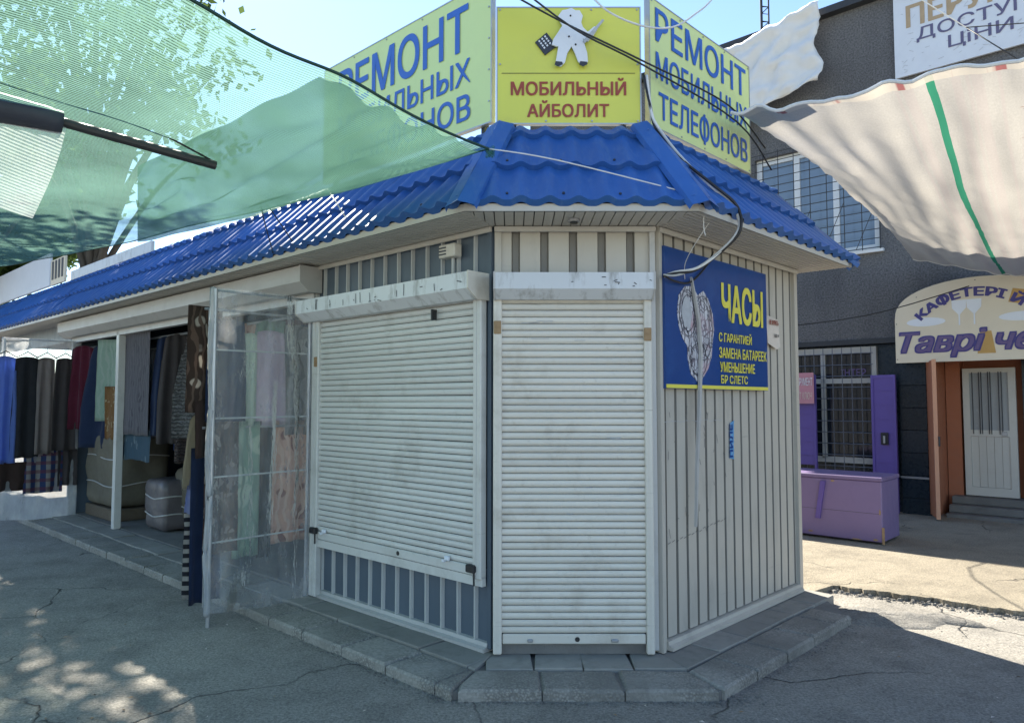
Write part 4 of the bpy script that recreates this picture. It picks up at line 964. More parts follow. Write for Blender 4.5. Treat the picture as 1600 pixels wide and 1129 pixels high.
def screen(x, label, film):
    e = empty('film_screen', FLf, label, 'screen')
    def post(y, z0, z1, r=.014): m = MB(); m.tube([(x, y, z0), (x + .01, y, z1)], r, 8); m.build('post', 'steel', e)
    post(-.80, 0.0, 2.31); post(-.075, ZP, 2.30, .012)
    for z in (2.30, 1.895, 1.43, 1.035, .60):
        m = MB(); m.tube([(x + .002, -.80, z), (x + .002, .0, z + .005)], .0065 if z < 2 else .009, 6); m.build('crossbar', 'rib' if z < 2 else 'steel', e)
    nx, nz = 30, 60; vs = []
    for k in range(nz + 1):
        v = k / nz
        for i in range(nx + 1):
            u = i / nx; y = -.815 + .83 * u; z = 2.32 - 2.17 * v - (.10 * u * v if v > .8 else 0)
            b = .012 * noise.noise(Vector((u * 4, v * 6, x))) + .025 * noise.noise(Vector((u * 9, v * 2.2, x + 4))) + .02 * v * v * math.sin(u * 9 + v * 7) + (.03 * math.sin(14 * (u + v)) * max(0, v - .72) * 2)
            if i == 0: b *= .2
            vs.append((x + .018 + b, y, z))
    n = nx + 1; m = MB(); m.add(vs, [(k * n + i, k * n + i + 1, (k + 1) * n + i + 1, (k + 1) * n + i) for k in range(nz) for i in range(nx)])
    m.build('film', film, e, smooth=True)
    # film rolled round the post
    m = MB(); pts = [(x - .004 + .008 * math.sin(k * 2.1), -.815 + .006 * math.cos(k * 1.7), .12 + k * .2) for k in range(12)]; m.tube(pts, .021, 8); m.build('film_wrap', 'film2', e, smooth=True)
    return e
screen(-1.875, 'tall clear film screen on a steel frame beside the roller shutter', 'film')
screen(-7.45, 'second clear film screen far left behind hanging clothes', 'film2')
# clothes on hangers on the far screen
hg = [(-.80, 'blue', .26, 1.28, 'cornflower blue robe hanging leftmost on the far screen'), (-.58, 'char', .30, 1.22, 'charcoal coat hanging right of the blue robe'), (-.38, 'taupe', .22, 1.18, 'taupe trousers hanging between charcoal coat and brown coat'), (-.18, 'dkbrown', .26, 1.15, 'dark brown coat hanging nearest the shop front on the far screen')]
for k, (y, mt, w, h, nm) in enumerate(hg):
    e = empty('clothes_hanger', FLf, ['hanger holding the cornflower blue robe', 'hanger holding the charcoal coat', 'hanger holding the taupe trousers', 'hanger holding the dark brown coat'][k], 'hanger')
    m = MB(); X = -7.38 + .015 * k; m.tube([(X, y - .11, 2.08), (X, y, 2.15), (X, y + .11, 2.08)], .007, 6, False); m.build('arms', 'black', e)
    m = MB(); m.tube([(X, y, 2.155), (X, y, 2.20), (X, y + .02, 2.22), (X, y + .035, 2.2)], .004, 6); m.build('hook', 'steel', e)
    drape('hanging_garment', FLf, X, y, 2.09, w, h, Y90, fb[mt], nm, 'garment', seed=40 + k, nf=2, amp=.025, top=.8)
drape('hanging_blanket', FLf, -7.40, -.72, .82, .36, .34, Y90, fb['brown'], 'brown cloth end showing below the blue robe', seed=45, nf=2)
drape('plaid_blanket', FLf, -7.42, -.36, .95, .42, .52, Y90, fb['plaid'], 'blue plaid blanket below the taupe trousers', seed=46, nf=2)
drape('hanging_blanket', FLf, -7.42, -.10, .95, .22, .45, Y90, fb['dkbrown'], 'striped dark cloth end by the stall corner', seed=47, nf=2)

def bale(F, x, y, z0, w, d, h, mt, label, seed):
    e = empty('wrapped_bale', F, label, 'bale'); bm = bmesh.new(); bmesh.ops.create_cube(bm, size=2); bmesh.ops.subdivide_edges(bm, edges=bm.edges[:], cuts=9, use_grid_fill=True)
    for v in bm.verts:
        c = v.co.copy(); p = 9.0; l = (abs(c.x) ** p + abs(c.y) ** p + abs(c.z) ** p) ** (1 / p); c /= l
        k = 1 + .07 * noise.noise(c * 1.8 + Vector((seed, 0, 0))) + .03 * noise.noise(c * 6 + Vector((0, seed, 0))) - .04 * math.exp(-((c.z - .3) / .06) ** 2) - .04 * math.exp(-((c.z + .4) / .06) ** 2)
        v.co = Vector((x + c.x * w / 2 * k, y + c.y * d / 2 * k, z0 + h / 2 + c.z * h / 2 * (1 + .04 * noise.noise(c * 2 + Vector((seed, 4, 0))))))
    for f in bm.faces: f.smooth = True
    me = bpy.data.meshes.new('wrapping'); bm.to_mesh(me); bm.free(); me.materials.append(M[mt]); link('wrapping', me, e)
    for zz in (.3, -.4):
        pts = []
        for k in range(25):
            t = 2 * math.pi * k / 24; c = Vector((math.cos(t), math.sin(t), 0)); l = (abs(c.x) ** 9 + abs(c.y) ** 9) ** (1 / 9); c /= l
            pts.append((x + c.x * w / 2 * 1.0, y + c.y * d / 2 * 1.0, z0 + h / 2 + zz * h / 2 + .02 * math.sin(3 * t + seed)))
        m = MB(); m.tube(pts, .008, 5); m.build('strap', 'box_grey', e)
M['burlap'] = mat('khaki_wrap', (0.15, 0.135, 0.10), 0.8, 0.25, 6, 0.5, 20, dirt=.4)
M['burlap2'] = mat('plastic_wrap_grey', (0.13, 0.115, 0.12), 0.4, 0.3, 6, 0.5, 14, dirt=.4)
bale(FLf, -6.85, .42, ZP + .16, .95, .7, .92, 'burlap', 'large khaki wrapped bale left of the white stall post', 1)
bale(FLf, -5.0, .75, ZP + .08, .9, .7, .62, 'burlap', 'low khaki wrapped bale right of the white stall post', 2)
bale(FLf, -5.45, .45, ZP + .02, .55, .5, .55, 'burlap2', 'small dusky plastic wrapped bale beside the stall post', 3)
bale(FLf, -4.7, 1.55, ZP + .0, 1.1, .8, 1.15, 'burlap', 'dim wrapped bale at the back of the stall', 4)
for k, (x, mt, nm) in enumerate([(-7.0, 'maroon', 'folded dark red cloth on top of the khaki bale'), (-6.75, 'cream', 'crumpled pale cloth on top of the khaki bale')]):
    b = MB(); 
    vs = [(x + .2 * (i / 9 - .5), .32 + .2 * (j / 7 - .5), 1.185 + .05 * abs(noise.noise(Vector((i * .6, j * .6, k * 3)))) - .02) for j in range(8) for i in range(10)]
    b.add(vs, [(j * 10 + i, j * 10 + i + 1, (j + 1) * 10 + i + 1, (j + 1) * 10 + i) for j in range(7) for i in range(9)])
    o = b.build('folded_cloth', fb[mt], frame=FLf, smooth=True); setuv(o.data, lambda c: (c.x, c.y)); sm = o.modifiers.new('thick', 'SOLIDIFY'); sm.thickness = .02; tag(o, nm, 'cloth')
plk = MB(); plk.bbox(-7.35, -6.35, .1, .8, ZP + .012, ZP + .15, .01); tag(plk.build('pallet', mat('old_timber', (.13, .10, .07), .9, .3, 12), frame=FLf), 'low timber pallet under the large khaki bale', 'pallet')

# ------------------------------------------------------------------ stucco building on the right
bl = empty('stucco_building', FBf, 'two storey dark stucco building behind the kiosk on the right', 'building')
def bp(m, name, mats, smooth=False): return m.build(name, mats, bl, None, smooth)
BT = 7.05; BX0, BX1 = -6.5, 9.0
m = MB()
for a, b, c, d in ((BX0, BX1, 5.22, BT), (BX0, -1.92, 3.61, 5.22), (-.18, BX1, 3.61, 5.22), (BX0, BX1, 2.37, 3.61), (BX0, -3.0, 0, 2.37), (2.3, BX1, 0, 2.37)): m.box(a, b, 0, .3, c, d)
bp(m, 'wall', 'stucco')
m = MB(); m.box(BX0, BX1, .3, 5, 2.36, BT - .1); m.box(BX0, .3, .3, 5, 0, 2.355); m.box(.3, BX1, .92, 5, 0, 2.355); bp(m, 'inner_wall', 'dark')
m = MB(); m.box(BX0 - .1, BX1, -.14, .5, BT, BT + .10); bp(m, 'roof_edge', 'iron')
m = MB(); m.box(BX0, 2.3, -.02, .0, 2.33, 2.40); bp(m, 'lintel_strip', 'iron')
# upper window
w = MB(); 
for a, b, c, d in ((-1.92, -.18, 3.61, 3.70), (-1.92, -.18, 5.13, 5.22), (-1.92, -1.84, 3.7, 5.13), (-.26, -.18, 3.7, 5.13), (-1.36, -1.27, 3.7, 5.13), (-.80, -.72, 3.7, 5.13)): w.box(a, b, .08, .15, c, d)
win = bp(w, 'window', 'pvc')
for a, b in ((-1.84, -1.36), (-1.27, -.80), (-.72, -.26)):
    m = MB(); m.box(a, b, .11, .12, 3.7, 5.13); m.build('pane', 'glass_blue', win)
m = MB(); m.box(-1.98, -.12, -.06, .1, 3.57, 3.61); m.build('sill', 'pvc', win)
gr = MB()
for k in range(14): gr.tube([(-1.98, -.10, 3.62 + k * .125), (-.14, -.10, 3.62 + k * .125)], .006, 5)
for k in range(9): gr.tube([(-1.98 + k * .23, -.095, 3.60), (-1.98 + k * .23, -.095, 5.28)], .006, 5)
for k in range(4): gr.tube([(-1.8 + k * .45, -.10, 3.62), (-1.5 + k * .45, -.10, 4.3)], .005, 5)
gr.build('window_grille', 'iron', win)
# ground-floor shop front: dark wall, glazed bay, grilles
m = MB(); m.box(-3.0, 0.0, .12, .3, 0, 2.33); bp(m, 'shop_wall', 'tile')
sw = MB()
for a, b, c, d in ((-1.9, -.28, 2.22, 2.30), (-1.9, -.28, 1.80, 1.87), (-1.9, -1.82, .75, 2.22), (-1.02, -.96, .75, 2.22), (-.34, -.28, .75, 2.22), (-1.9, -.28, .70, .78), (-.96, -.34, .50, .55)): sw.box(a, b, .05, .118, c, d)
shopw = bp(sw, 'shop_window', 'box_grey')
for a, b, c, d in ((-1.82, -1.02, .78, 1.80), (-.96, -.34, .78, 1.80), (-1.82, -1.02, 1.87, 2.22), (-.96, -.34, 1.87, 2.22)):
    m = MB(); m.box(a, b, .08, .09, c, d); m.build('pane', 'glass_dark', shopw)
text_part(shopw, 'ІНТЕР', -.75, -.42, 1.90, 2.0, .07, 'ink_mauve', .02)
gg = MB()
for k in range(13): gg.tube([(-1.85, -.02, .35 + k * .155), (-.30, -.02, .35 + k * .155)], .006, 5)
for k in range(13): gg.tube([(-1.85 + k * .127, -.014, .25), (-1.85 + k * .127, -.014, 2.3)], .006, 5)
gg.build('window_grille', mat('grille_grey', (.12, .13, .16), .5), shopw)
# purple door leaves
def leaf(x0, x1, z0, z1, y, name, ang, label):
    e = empty(name, (wpt(FBf, x0, y, 0), FBf[1] + ang), label, 'door'); wd = x1 - x0
    m = MB(); m.box(.03, wd - .03, .0, .02, z0 + .32, z1 - .04); m.build('panel', 'purple', e)
    m = MB(); m.box(.0, .03, -.01, .03, z0, z1); m.box(wd - .03, wd, -.01, .03, z0, z1); m.box(.03, wd - .03, -.01, .03, z1 - .04, z1); m.box(.03, wd - .03, -.01, .03, z0, z0 + .035); m.box(.03, wd - .03, -.01, .03, z0 + .14, z0 + .16); m.build('frame', 'purple', e)
    m = MB()
    for k in range(7): m.box(.03, wd - .03, -.006, -.0015, z0 + .45 + k * .19, z0 + .456 + k * .19)
    m.build('rail', 'purple', e)
    return e
dl = leaf(-.31, .0, .10, 1.90, -.10, 'metal_door', R(-6), 'narrow purple metal door leaf open beside the black tiled wall')
m = MB(); m.bbox(.12, .21, -.03, -.003, .98, 1.14, .004); m.build('lock_plate', 'black', dl); m = MB(); m.bbox(.155, .18, -.05, -.031, 1.0, 1.1, .004); m.build('handle', 'steel', dl)
dl2 = leaf(-1.55, -1.0, .35, 1.92, -.18, 'metal_door', R(-4), 'wide purple metal shutter leaf carrying a pink banner beside the kiosk')
bn = empty('pink_banner', (wpt(FBf, -1.40, -.23, 0), FBf[1] - R(4)), 'faded pink banner with white lettering on the purple shutter leaf', 'banner')
m = MB(); m.box(0, .40, -.02, -.01, 1.52, 1.95); m.build('panel', 'pink', bn)
text_part(bn, 'А ИНСТРУМЕНТ', .02, .385, 1.77, 1.88, -.024, 'ink_white', .01); text_part(bn, 'РЕМОНТ КЛЮЧ', .04, .37, 1.58, 1.68, -.024, 'paper', .0)
# black tiled pier
pier = MB(); pier.box(0.005, .335, .01, .3, 0, 2.33); pr_ = bp(pier, 'tiled_pier', 'dark')
for j in range(8):
    m = MB(); m.bbox(.012, .33, -.006, .009, .01 + j * .292, .295 + j * .292, .003); m.build('tile', 'tile', pr_)
m = MB(); m.box(.0, .335, -.02, -.007, .55, .575); m.build('metal_strip', 'steel', pr_)
# cafe portal: recess, steps, door
m = MB(); m.box(.36, .42, .0, .9, 0, 2.33); m.box(.42, 2.2, .75, .9, 0, 2.33); m.box(2.2, 2.3, .0, .9, 0, 2.33); m.box(.42, 2.2, .0, .75, 2.12, 2.33); bp(m, 'portal_wall', 'orange_wall')
m = MB(); m.box(.43, .60, .55, .748, 0, 2.1); bp(m, 'portal_pier', 'orange_wall')
m = MB(); m.box(1.27, 2.2, .60, .745, .3, 2.11); bp(m, 'side_panel', 'tile')
for k in range(3):
    m = MB(); m.bbox(.50 - .0 * k, 2.19, .02 + k * .17, .745, 0 if k == 0 else .042 + k * .095, .135 + k * .095, .008); bp(m, 'step', 'concrete')
dr = empty('cafe_door', (wpt(FBf, .63, .55, 0), FBf[1]), 'white metal cafe door with dark bars over its frosted pane', 'door')
m = MB(); h0, h1 = .335, 1.98
for a, b, c, d in ((0, .075, h0, h1), (.50, .58, h0, h1), (.075, .50, h1 - .06, h1), (.075, .50, 1.10, 1.18), (.075, .50, h0, h0 + .11)): m.box(a, b, -.02, .03, c, d)
m.build('frame', 'door_white', dr)
m = MB(); m.box(.075, .50, .0, .01, 1.18, h1 - .06); m.build('pane', mat('frosted_pane', (.34, .36, .37), .25, .08), dr)
for k in range(5):
    m = MB(); m.box(.077 + k * .0848, .0765 + (k + 1) * .0848 - .003, -.006, .01, h0 + .113, 1.097); m.build('board', 'door_white', dr)
for x in (.11, .185, .21, .285, .31, .40, .43):
    m = MB(); m.tube([(x, -.03, 1.13), (x, -.03, h1 - .05)], .0055, 5); m.build('bar', 'iron', dr)
m = MB(); m.bbox(.42, .475, -.035, -.021, 1.11, 1.165, .003); m.build('handle', 'steel', dr)
ol = empty('portal_door', (wpt(FBf, .335, -.01, 0), FBf[1] + R(-68)), 'terracotta door leaf standing open with its lit edge painted pale towards the yard', 'door')
m = MB(); m.box(0, .42, 0, .035, .12, 2.06); m.build('panel', 'orange_wall', ol); m = MB(); m.box(.42, .445, -.004, .04, .11, 2.07); m.build('lit_edge', 'peach', ol)  # front edge gets its brightness from the paler colour
m = MB(); m.bbox(.43, .46, .04, .06, 1.0, 1.12, .004); m.build('lock', 'iron', ol)
# cafe arched sign
ce = empty('cafe_sign', FBf, 'cream arched cafe sign with purple lettering above the terracotta doorway', 'sign')
y0 = -.22; cxx = .98; hw = .94
arch = [(cxx + hw, 2.045), (cxx - hw, 2.045), (cxx - hw, 2.60)] + [(cxx - hw * math.cos(t * math.pi / 24), 2.60 + .47 * math.sin(t * math.pi / 24) ** .8) for t in range(1, 24)] + [(cxx + hw, 2.60)]
m = MB(); m.prism(arch, y0, y0 + .03, axis='y'); m.build('panel', 'cafe_cream', ce)
m = MB()
for x in (cxx - .7, cxx + .7): m.box(x - .015, x + .015, y0 + .03, .0, 2.2, 2.23); m.box(x - .015, x + .015, y0 + .03, .0, 2.6, 2.63)
m.build('bracket', 'iron', ce)
def arcmap(cx, cz, rx, rz):
    def f(x, y, z):   # x along arc angle (rad), z = radial offset
        return Vector((cx + (rx + z) * math.sin(x), y, cz + (rz + z) * math.cos(x)))
    return f
text_part(ce, 'КАФЕТЕРІ Й', -.82, .64, -.08, .08, y0 - .004, 'ink_purple', .05, per=arcmap(.93, 2.0, .86, .90))
blob([(1.28, 2.73), (1.40, 2.70), (1.46, 2.86), (1.33, 2.89)], y0 - .003, y0 - .0005, ce, 'patch', 'ink_orange')
text_part(ce, 'Таврі чес', .08, 1.78, 2.09, 2.45, y0 - .004, 'ink_purple', .055, .3)
text_part(ce, 'Таврі чес', .10, 1.76, 2.11, 2.43, y0 - .0075, 'ink_mauve', .012, .3)
blob([(.95, 2.13), (1.14, 2.13), (1.10, 2.40), (.985, 2.40)], y0 - .0025, y0 - .0005, ce, 'patch', 'ink_orange')
def disc(cx, cz, rx, rz, name, cut=None): return blob([(cx + rx * math.cos(t * math.pi / 14), cz + rz * math.sin(t * math.pi / 14)) for t in range(28)], y0 - .003, y0 - .0005, ce, name, 'ink_white')
disc(.40, 2.555, .22, .055, 'printed_plate'); disc(1.42, 2.555, .24, .055, 'printed_plate')
for x in (.77, .93):
    blob([(x - .08, 2.80), (x + .08, 2.80), (x + .075, 2.70), (x + .02, 2.635), (x + .008, 2.62), (x + .008, 2.49), (x - .008, 2.49), (x - .008, 2.62), (x - .02, 2.635), (x - .075, 2.70)], y0 - .003 - (.0008 if x > .8 else 0), y0 - .0005, ce, 'printed_glass', 'ink_white')
rivets(ce, [(.06, 2.09), (.06, 2.55), (.30, 2.88), (.95, 3.03)], y0, 'iron')
# hairdresser's billboard on the upper wall
hb = empty('wall_billboard', FBf, 'white hairdresser billboard with orange and purple capitals high on the stucco wall', 'sign')
m = MB(); m.box(.09, 3.0, -.06, -.025, 5.86, 7.03); m.build('panel', 'poster', hb)
text_part(hb, 'ПЕРУКА', .24, 1.62, 6.50, 6.80, -.064, 'ink_tan', .03)
text_part(hb, 'ДОСТУП', .36, 1.60, 6.26, 6.46, -.064, 'ink_slate', .01)
text_part(hb, 'ЦіНИ', .72, 1.42, 6.04, 6.24, -.064, 'ink_slate', .01)
text_part(hb, 'ЯК', .30, .62, 6.86, 6.98, -.064, 'ink_grey', .0)
r8 = random.Random(2); P_ = []
m = MB()
for k in range(70):
    x, z = r8.uniform(.15, 1.6), r8.uniform(5.9, 6.2) if k < 40 else r8.uniform(6.2, 6.95); t = r8.uniform(-.6, .9); l = r8.uniform(.02, .07)
    m.add([(x, -.0635, z), (x + l * math.cos(t), -.0635, z + l * math.sin(t)), (x + l * math.cos(t), -.0635, z + l * math.sin(t) + .006), (x, -.0635, z + .006)], [(0, 1, 2, 3)])
o = m.build('faded_script', 'ink_grey', hb)
# white tarpaulin hanging from the roof edge
nx, nz = 40, 30; vs = []
for k in range(nz + 1):
    v = k / nz
    for i in range(nx + 1):
        u = i / nx; x = -2.75 + 1.92 * u + .12 * noise.noise(Vector((v * 3, 2, 5))) * u * u
        z = 7.12 + .12 * u + .05 * noise.noise(Vector((u * 6, 1, 1))) - (1.30 + .10 * math.sin(u * 5) + .10 * noise.noise(Vector((u * 5, 4, 4)))) * v - .22 * (1 - u) * (1 - v)
        yv = -.19 - .06 * abs(math.sin(9 * u + 5 * v + 2 * noise.noise(Vector((u * 3, v * 2, 8))))) * (.2 + v) - .10 * abs(noise.noise(Vector((u * 5 + v * 4, v * 6 - u * 2, 12)))) - .05 * abs(noise.noise(Vector((u * 13, v * 10, 15)))) - .06 * noise.noise(Vector((u * 3 + v, v * 4, 3))) - .05 * abs(math.sin(6 * (u * .8 + v))) * (.3 + v) - .05 * noise.noise(Vector((u * 9, v * 7, 1)))
        if v < .12: yv -= .05 * math.sin(v / .12 * 3.14)
        vs.append((x, yv, z))
n = nx + 1; m = MB(); m.add(vs, [(k * n + i, (k + 1) * n + i, (k + 1) * n + i + 1, k * n + i + 1) for k in range(nz) for i in range(nx)])
o = m.build('tarpaulin', 'cloth_white', frame=FBf, smooth=True); setuv(o.data, lambda c: (c.x, c.z)); sm = o.modifiers.new('thick', 'SOLIDIFY'); sm.thickness = .006
tag(o, 'creased white tarpaulin hanging from the stucco roof edge', 'tarpaulin')
# lattice mast behind the building
lm = MB(); q = wpt(FBf, -2.6, 2.0, 0); 
for dx, dy in ((-.07, -.07), (.07, -.07), (0, .08)): lm.tube([(q.x + dx, q.y + dy, 6.9), (q.x + dx, q.y + dy, 12)], .016, 6)
for k in range(34):
    z = 7 + k * .14; lm.tube([(q.x - .07, q.y - .07, z), (q.x + .07, q.y - .07, z + .14 * (1 if k % 2 else 0))], .009, 5); lm.tube([(q.x + .07, q.y - .07, z), (q.x, q.y + .08, z + .1)], .007, 5)
tag(lm.build('lattice_mast', 'iron'), 'thin dark lattice mast rising behind the stucco roof', 'mast')

# purple chest
ch = empty('storage_chest', (Vector((3.76, 7.46, .10)), AL), 'long purple metal storage chest on the ground behind the kiosk', 'chest')
m = MB(); m.bbox(-1.7, 0, 0, .58, .015, .63, .008); m.build('body', 'chest', ch)
m = MB(); m.bbox(-1.71, .012, -.012, .59, .632, .672, .006); m.build('lid', 'chest', ch)
m = MB(); m.box(-.004, .02, -.008, -.002, .0, .17); m.build('bare_corner', 'rust', ch)
m = MB(); m.add([(-.60, -.03, .60), (-.55, -.03, .60), (-.615, -.025, .20), (-.665, -.025, .20), (-.60, -.002, .60), (-.55, -.002, .60), (-.615, -.002, .20), (-.665, -.002, .20)], [(0, 3, 2, 1), (0, 1, 5, 4), (1, 2, 6, 5), (2, 3, 7, 6), (3, 0, 4, 7)]); m.build('locking_strap', 'purple', ch)

m = MB(); m.box(-1.69, -.01, -.0015, -.0004, .30, .303); m.build('weld_seam', 'ink_dark', ch)
for x0, z0, w_, h_ in ((-.09, .03, .05, .02), (-.30, .02, .11, .012), (-.03, .30, .02, .05), (-.75, .05, .06, .015), (-.5, .60, .04, .02)):
    m = MB(); m.prism([(x0, z0), (x0 + w_ * .6, z0 - h_ * .2), (x0 + w_, z0 + h_ * .5), (x0 + w_ * .5, z0 + h_), (x0 + w_ * .1, z0 + h_ * .8)], -.0022, -.0006, axis='y'); m.build('paint_chip', 'rust', ch)
# dry leaves and scraps blown about the road
lt = MB(); r12 = random.Random(21)
for k in range(90):
    x = r12.uniform(-3.2, 3.0); y = r12.uniform(3.35, 5.0) if k % 3 else r12.uniform(3.45, 3.75)
    if y > 3.62 and -1.0 < x < 1.7 and y > 3.7 - abs(x - .35) * .1 : continue
    if x < -.3 and (x + .103) * .682 + (y - 4.22) * .731 > -.56: continue
    t = r12.uniform(0, 6.3); l = r12.uniform(.006, .018); w_ = l * r12.uniform(.25, .6); z = .0535 + r12.uniform(0, .004); c_, s_ = math.cos(t), math.sin(t)
    P4 = [(-l, 0, 0), (0, -w_, .004), (l, 0, .001), (0, w_, .005)]
    lt.add([(x + a * c_ - b * s_, y + a * s_ + b * c_, z + q) for a, b, q in P4], [(0, 1, 2, 3)], r12.choice([0, 0, 1, 2]))
tag(lt.build('litter', ['paper', 'rust', 'bark']), 'dry leaf scraps and paper bits scattered on the asphalt', 'litter', kind='stuff')

# ------------------------------------------------------------------ overhead cloths, ropes, cables
def sheet(P00, P10, P11, P01, nx, nz, sag, fn=None, edge_sag=(0, 0, 0, 0)):
    """patch u: P00->P10, v: P00->P01"""
    P00, P10, P11, P01 = map(Vector, (P00, P10, P11, P01)); vs = []; uv = []
    for k in range(nz + 1):
        v = k / nz
        for i in range(nx + 1):
            u = i / nx; p = P00.lerp(P10, u).lerp(P01.lerp(P11, u), v)
            p.z -= sag * math.sin(math.pi * u) * math.sin(math.pi * v)
            s4 = lambda t: 4 * t * (1 - t)
            p.z -= edge_sag[0] * s4(u) * (1 - v) + edge_sag[1] * s4(u) * v + edge_sag[2] * s4(v) * (1 - u) + edge_sag[3] * s4(v) * u
            if fn: p += fn(u, v)
            vs.append(p); uv.append((u, v))
    n = nx + 1; m = MB(); m.add(vs, [(k * n + i, k * n + i + 1, (k + 1) * n + i + 1, (k + 1) * n + i) for k in range(nz) for i in range(nx)]); return m, uv
def sheet_obj(m, uv, name, mt, su, sv, parent=None):
    o = m.build(name, mt, parent, smooth=True); l = o.data.uv_layers.new(name='UVMap')
    for lp in o.data.loops: a = uv[lp.vertex_index]; l.data[lp.index].uv = (a[0] * su, a[1] * sv)
    return o
T0 = (-.125, 3.80, 2.885)
wob = lambda u, v: Vector((0, 0, .045 * noise.noise(Vector((u * 3 + v * 5, v * 2.5 - u * 9, 7))) * min(1, 6 * u * (1 - u) + .1) + .03 * noise.noise(Vector((u * 5, v * 6, 1))) + .012 * math.sin(22 * u + 9 * v) * u * (1 - u) * 4))
m, uv = sheet(T0, (-2.75, .05, 2.98), (-8.6, 2.6, 3.2), (-5.9, 8.25, 3.09), 70, 70, .20, wob, (.03, .0, .06, 0))
nt1 = sheet_obj(m, uv, 'shade_net', 'net', 4.6, 7.3)
tag(nt1, 'large translucent green shade net stretched from the kiosk roof corner', 'shade net')
m, uv = sheet((-.16, 3.80, 2.87), (-0.778, 2.876, 2.855), (-2.006, 3.831, 2.8), (-3.258, 6.258, 2.93), 50, 50, .03, wob, (.01, .0, .03, 0))
nt2 = sheet_obj(m, uv, 'shade_net', 'net2', 1.2, 3.6)
tag(nt2, 'second denser green net layer lapping the roof side of the large net', 'shade net')
def edge_rope(o, idx, r, mt='cable'):
    me = o.data; m = MB(); m.tube([me.vertices[i].co for i in idx], r, 5, False); m.build('edge_cord', M['net_edge'], o)
M['net_edge'] = mat('dark_green_cord', (0.02, 0.06, 0.045), .8, .2)
edge_rope(nt1, list(range(0, 71)), .007); edge_rope(nt1, [k * 71 for k in range(71)], .005)
m = MB()
for k in range(6): m.tube([(T0[0] + rnd.uniform(-.02, .03), T0[1], T0[2] + rnd.uniform(-.05, .03)) for _ in range(4)], .006, 5)
tag(m.build('net_knot', 'net'), 'bunched green net knot tied at the roof corner', 'knot')
# steel boom under the net with wrapped tarp and torn film
bmn = MB(); bmn.tube([(-1.50, 3.62, 2.735), (-2.33, 2.95, 2.83), (-3.6, 1.9, 2.95)], .022, 10, False); tag(bmn.build('boom_pole', 'iron'), 'dark steel boom pole under the green net', 'pole')
m = MB(); pts = [(-2.02, 3.2, 2.79), (-2.2, 3.05, 2.80), (-2.5, 2.83, 2.80), (-2.9, 2.5, 2.83), (-3.5, 2.0, 2.9)]; m.tube(pts, .05, 10, r1=.11)
M['tarp'] = mat('dark_tarp', (0.03, 0.035, 0.055), .6, .3, 5, .6, 8)
o = m.build('rolled_tarp', 'tarp', smooth=True); tag(o, 'dark tarpaulin rolled round the boom pole', 'tarpaulin')
m = MB(); nn_ = 16; vs = []
for k in range(nn_ + 1):
    v = k / nn_
    for i in range(nn_ + 1):
        u = i / nn_; p = Vector((-2.0, 3.2, 2.77)).lerp(Vector((-3.2, 2.25, 2.84)), u); q = Vector((-2.15, 3.25, 2.36)).lerp(Vector((-3.3, 2.35, 2.62)), u)
        p = p.lerp(q, v); p += Vector((.03 * math.sin(6 * u + 3 * v), .04 * math.sin(5 * u - 2 * v), .04 * math.sin(3.1 * u) * v)); vs.append(p)
n = nn_ + 1; m.add(vs, [(k * n + i, k * n + i + 1, (k + 1) * n + i + 1, (k + 1) * n + i) for k in range(nn_) for i in range(nn_)])
tag(m.build('film_scrap', 'film2', smooth=True), 'torn scrap of cloudy film hanging from the boom pole', 'film')

# beige striped canvas on the right
wob2 = lambda u, v: Vector((0, 0, .05 * noise.noise(Vector((u * 3, v * 3, 4))) + .035 * noise.noise(Vector((u * 20, v * 5, 9))) + .03 * abs(noise.noise(Vector((u * 7 + v * 6, v * 14, 2)))) + .016 * noise.noise(Vector((u * 12, v * 34, 6))) + .015 * math.sin(30 * u + 2 * v) * v * (1 - v) * 4))
m, uv = sheet((1.50, 4.88, 3.52), (3.75, 3.75, 3.60), (6.7, 7.85, 2.94), (5.15, 9.25, 3.37), 60, 60, .30, wob2, (.05, .10, -.14, 0))
cv = sheet_obj(m, uv, 'canvas_awning', 'canvas', 1, 1); tag(cv, 'beige canvas awning with a green stripe slung over the yard', 'awning')
me = cv.data; m = MB(); m.tube([me.vertices[i].co for i in range(61)], .012, 6, False); m.build('hem', 'rope_white', cv)
m = MB(); m.tube([me.vertices[60 * 61 + i].co for i in range(61)], .007, 6, False); m.build('hem', 'rope_white', cv)

def line(name, pts, r, mt, label, cat='cable', n=5):
    m = MB(); m.tube(pts, r, n); return tag(m.build(name, mt, smooth=True), label, cat)
def wp(F, *p): return tuple(wpt(F, *p))
line('tie_rope', [T0, (.25, 3.74, 2.80), wp(FRf, -.06, -.36, 2.66)], .004, 'rope_white', 'thin white rope tied across the chamfered blue eaves', 'rope')
line('tie_rope', [wp(FRf, -.06, -.36, 2.66), wp(FRf, -.02, -.33, 2.52), wp(FRf, .0, -.33, 2.46)], .003, 'rope_white', 'loose white rope end below the right eaves corner', 'rope')
line('power_cable', [(-.25, 4.1, 4.05), (.25, 4.22, 3.83), (.80, 4.30, 3.60), wp(FRf, .9, -.02, 3.56), wp(FRf, 1.5, 0.0, 3.42)], .006, 'cable', 'upper black cable crossing the yellow roof sign diagonally')
line('power_cable', [(-.12, 4.0, 4.02), (.35, 4.16, 3.74), (.78, 4.28, 3.575), wp(FRf, 1.0, -.03, 3.47), wp(FRf, 1.6, 0.0, 3.28)], .006, 'cable', 'lower black cable crossing the yellow roof sign diagonally')
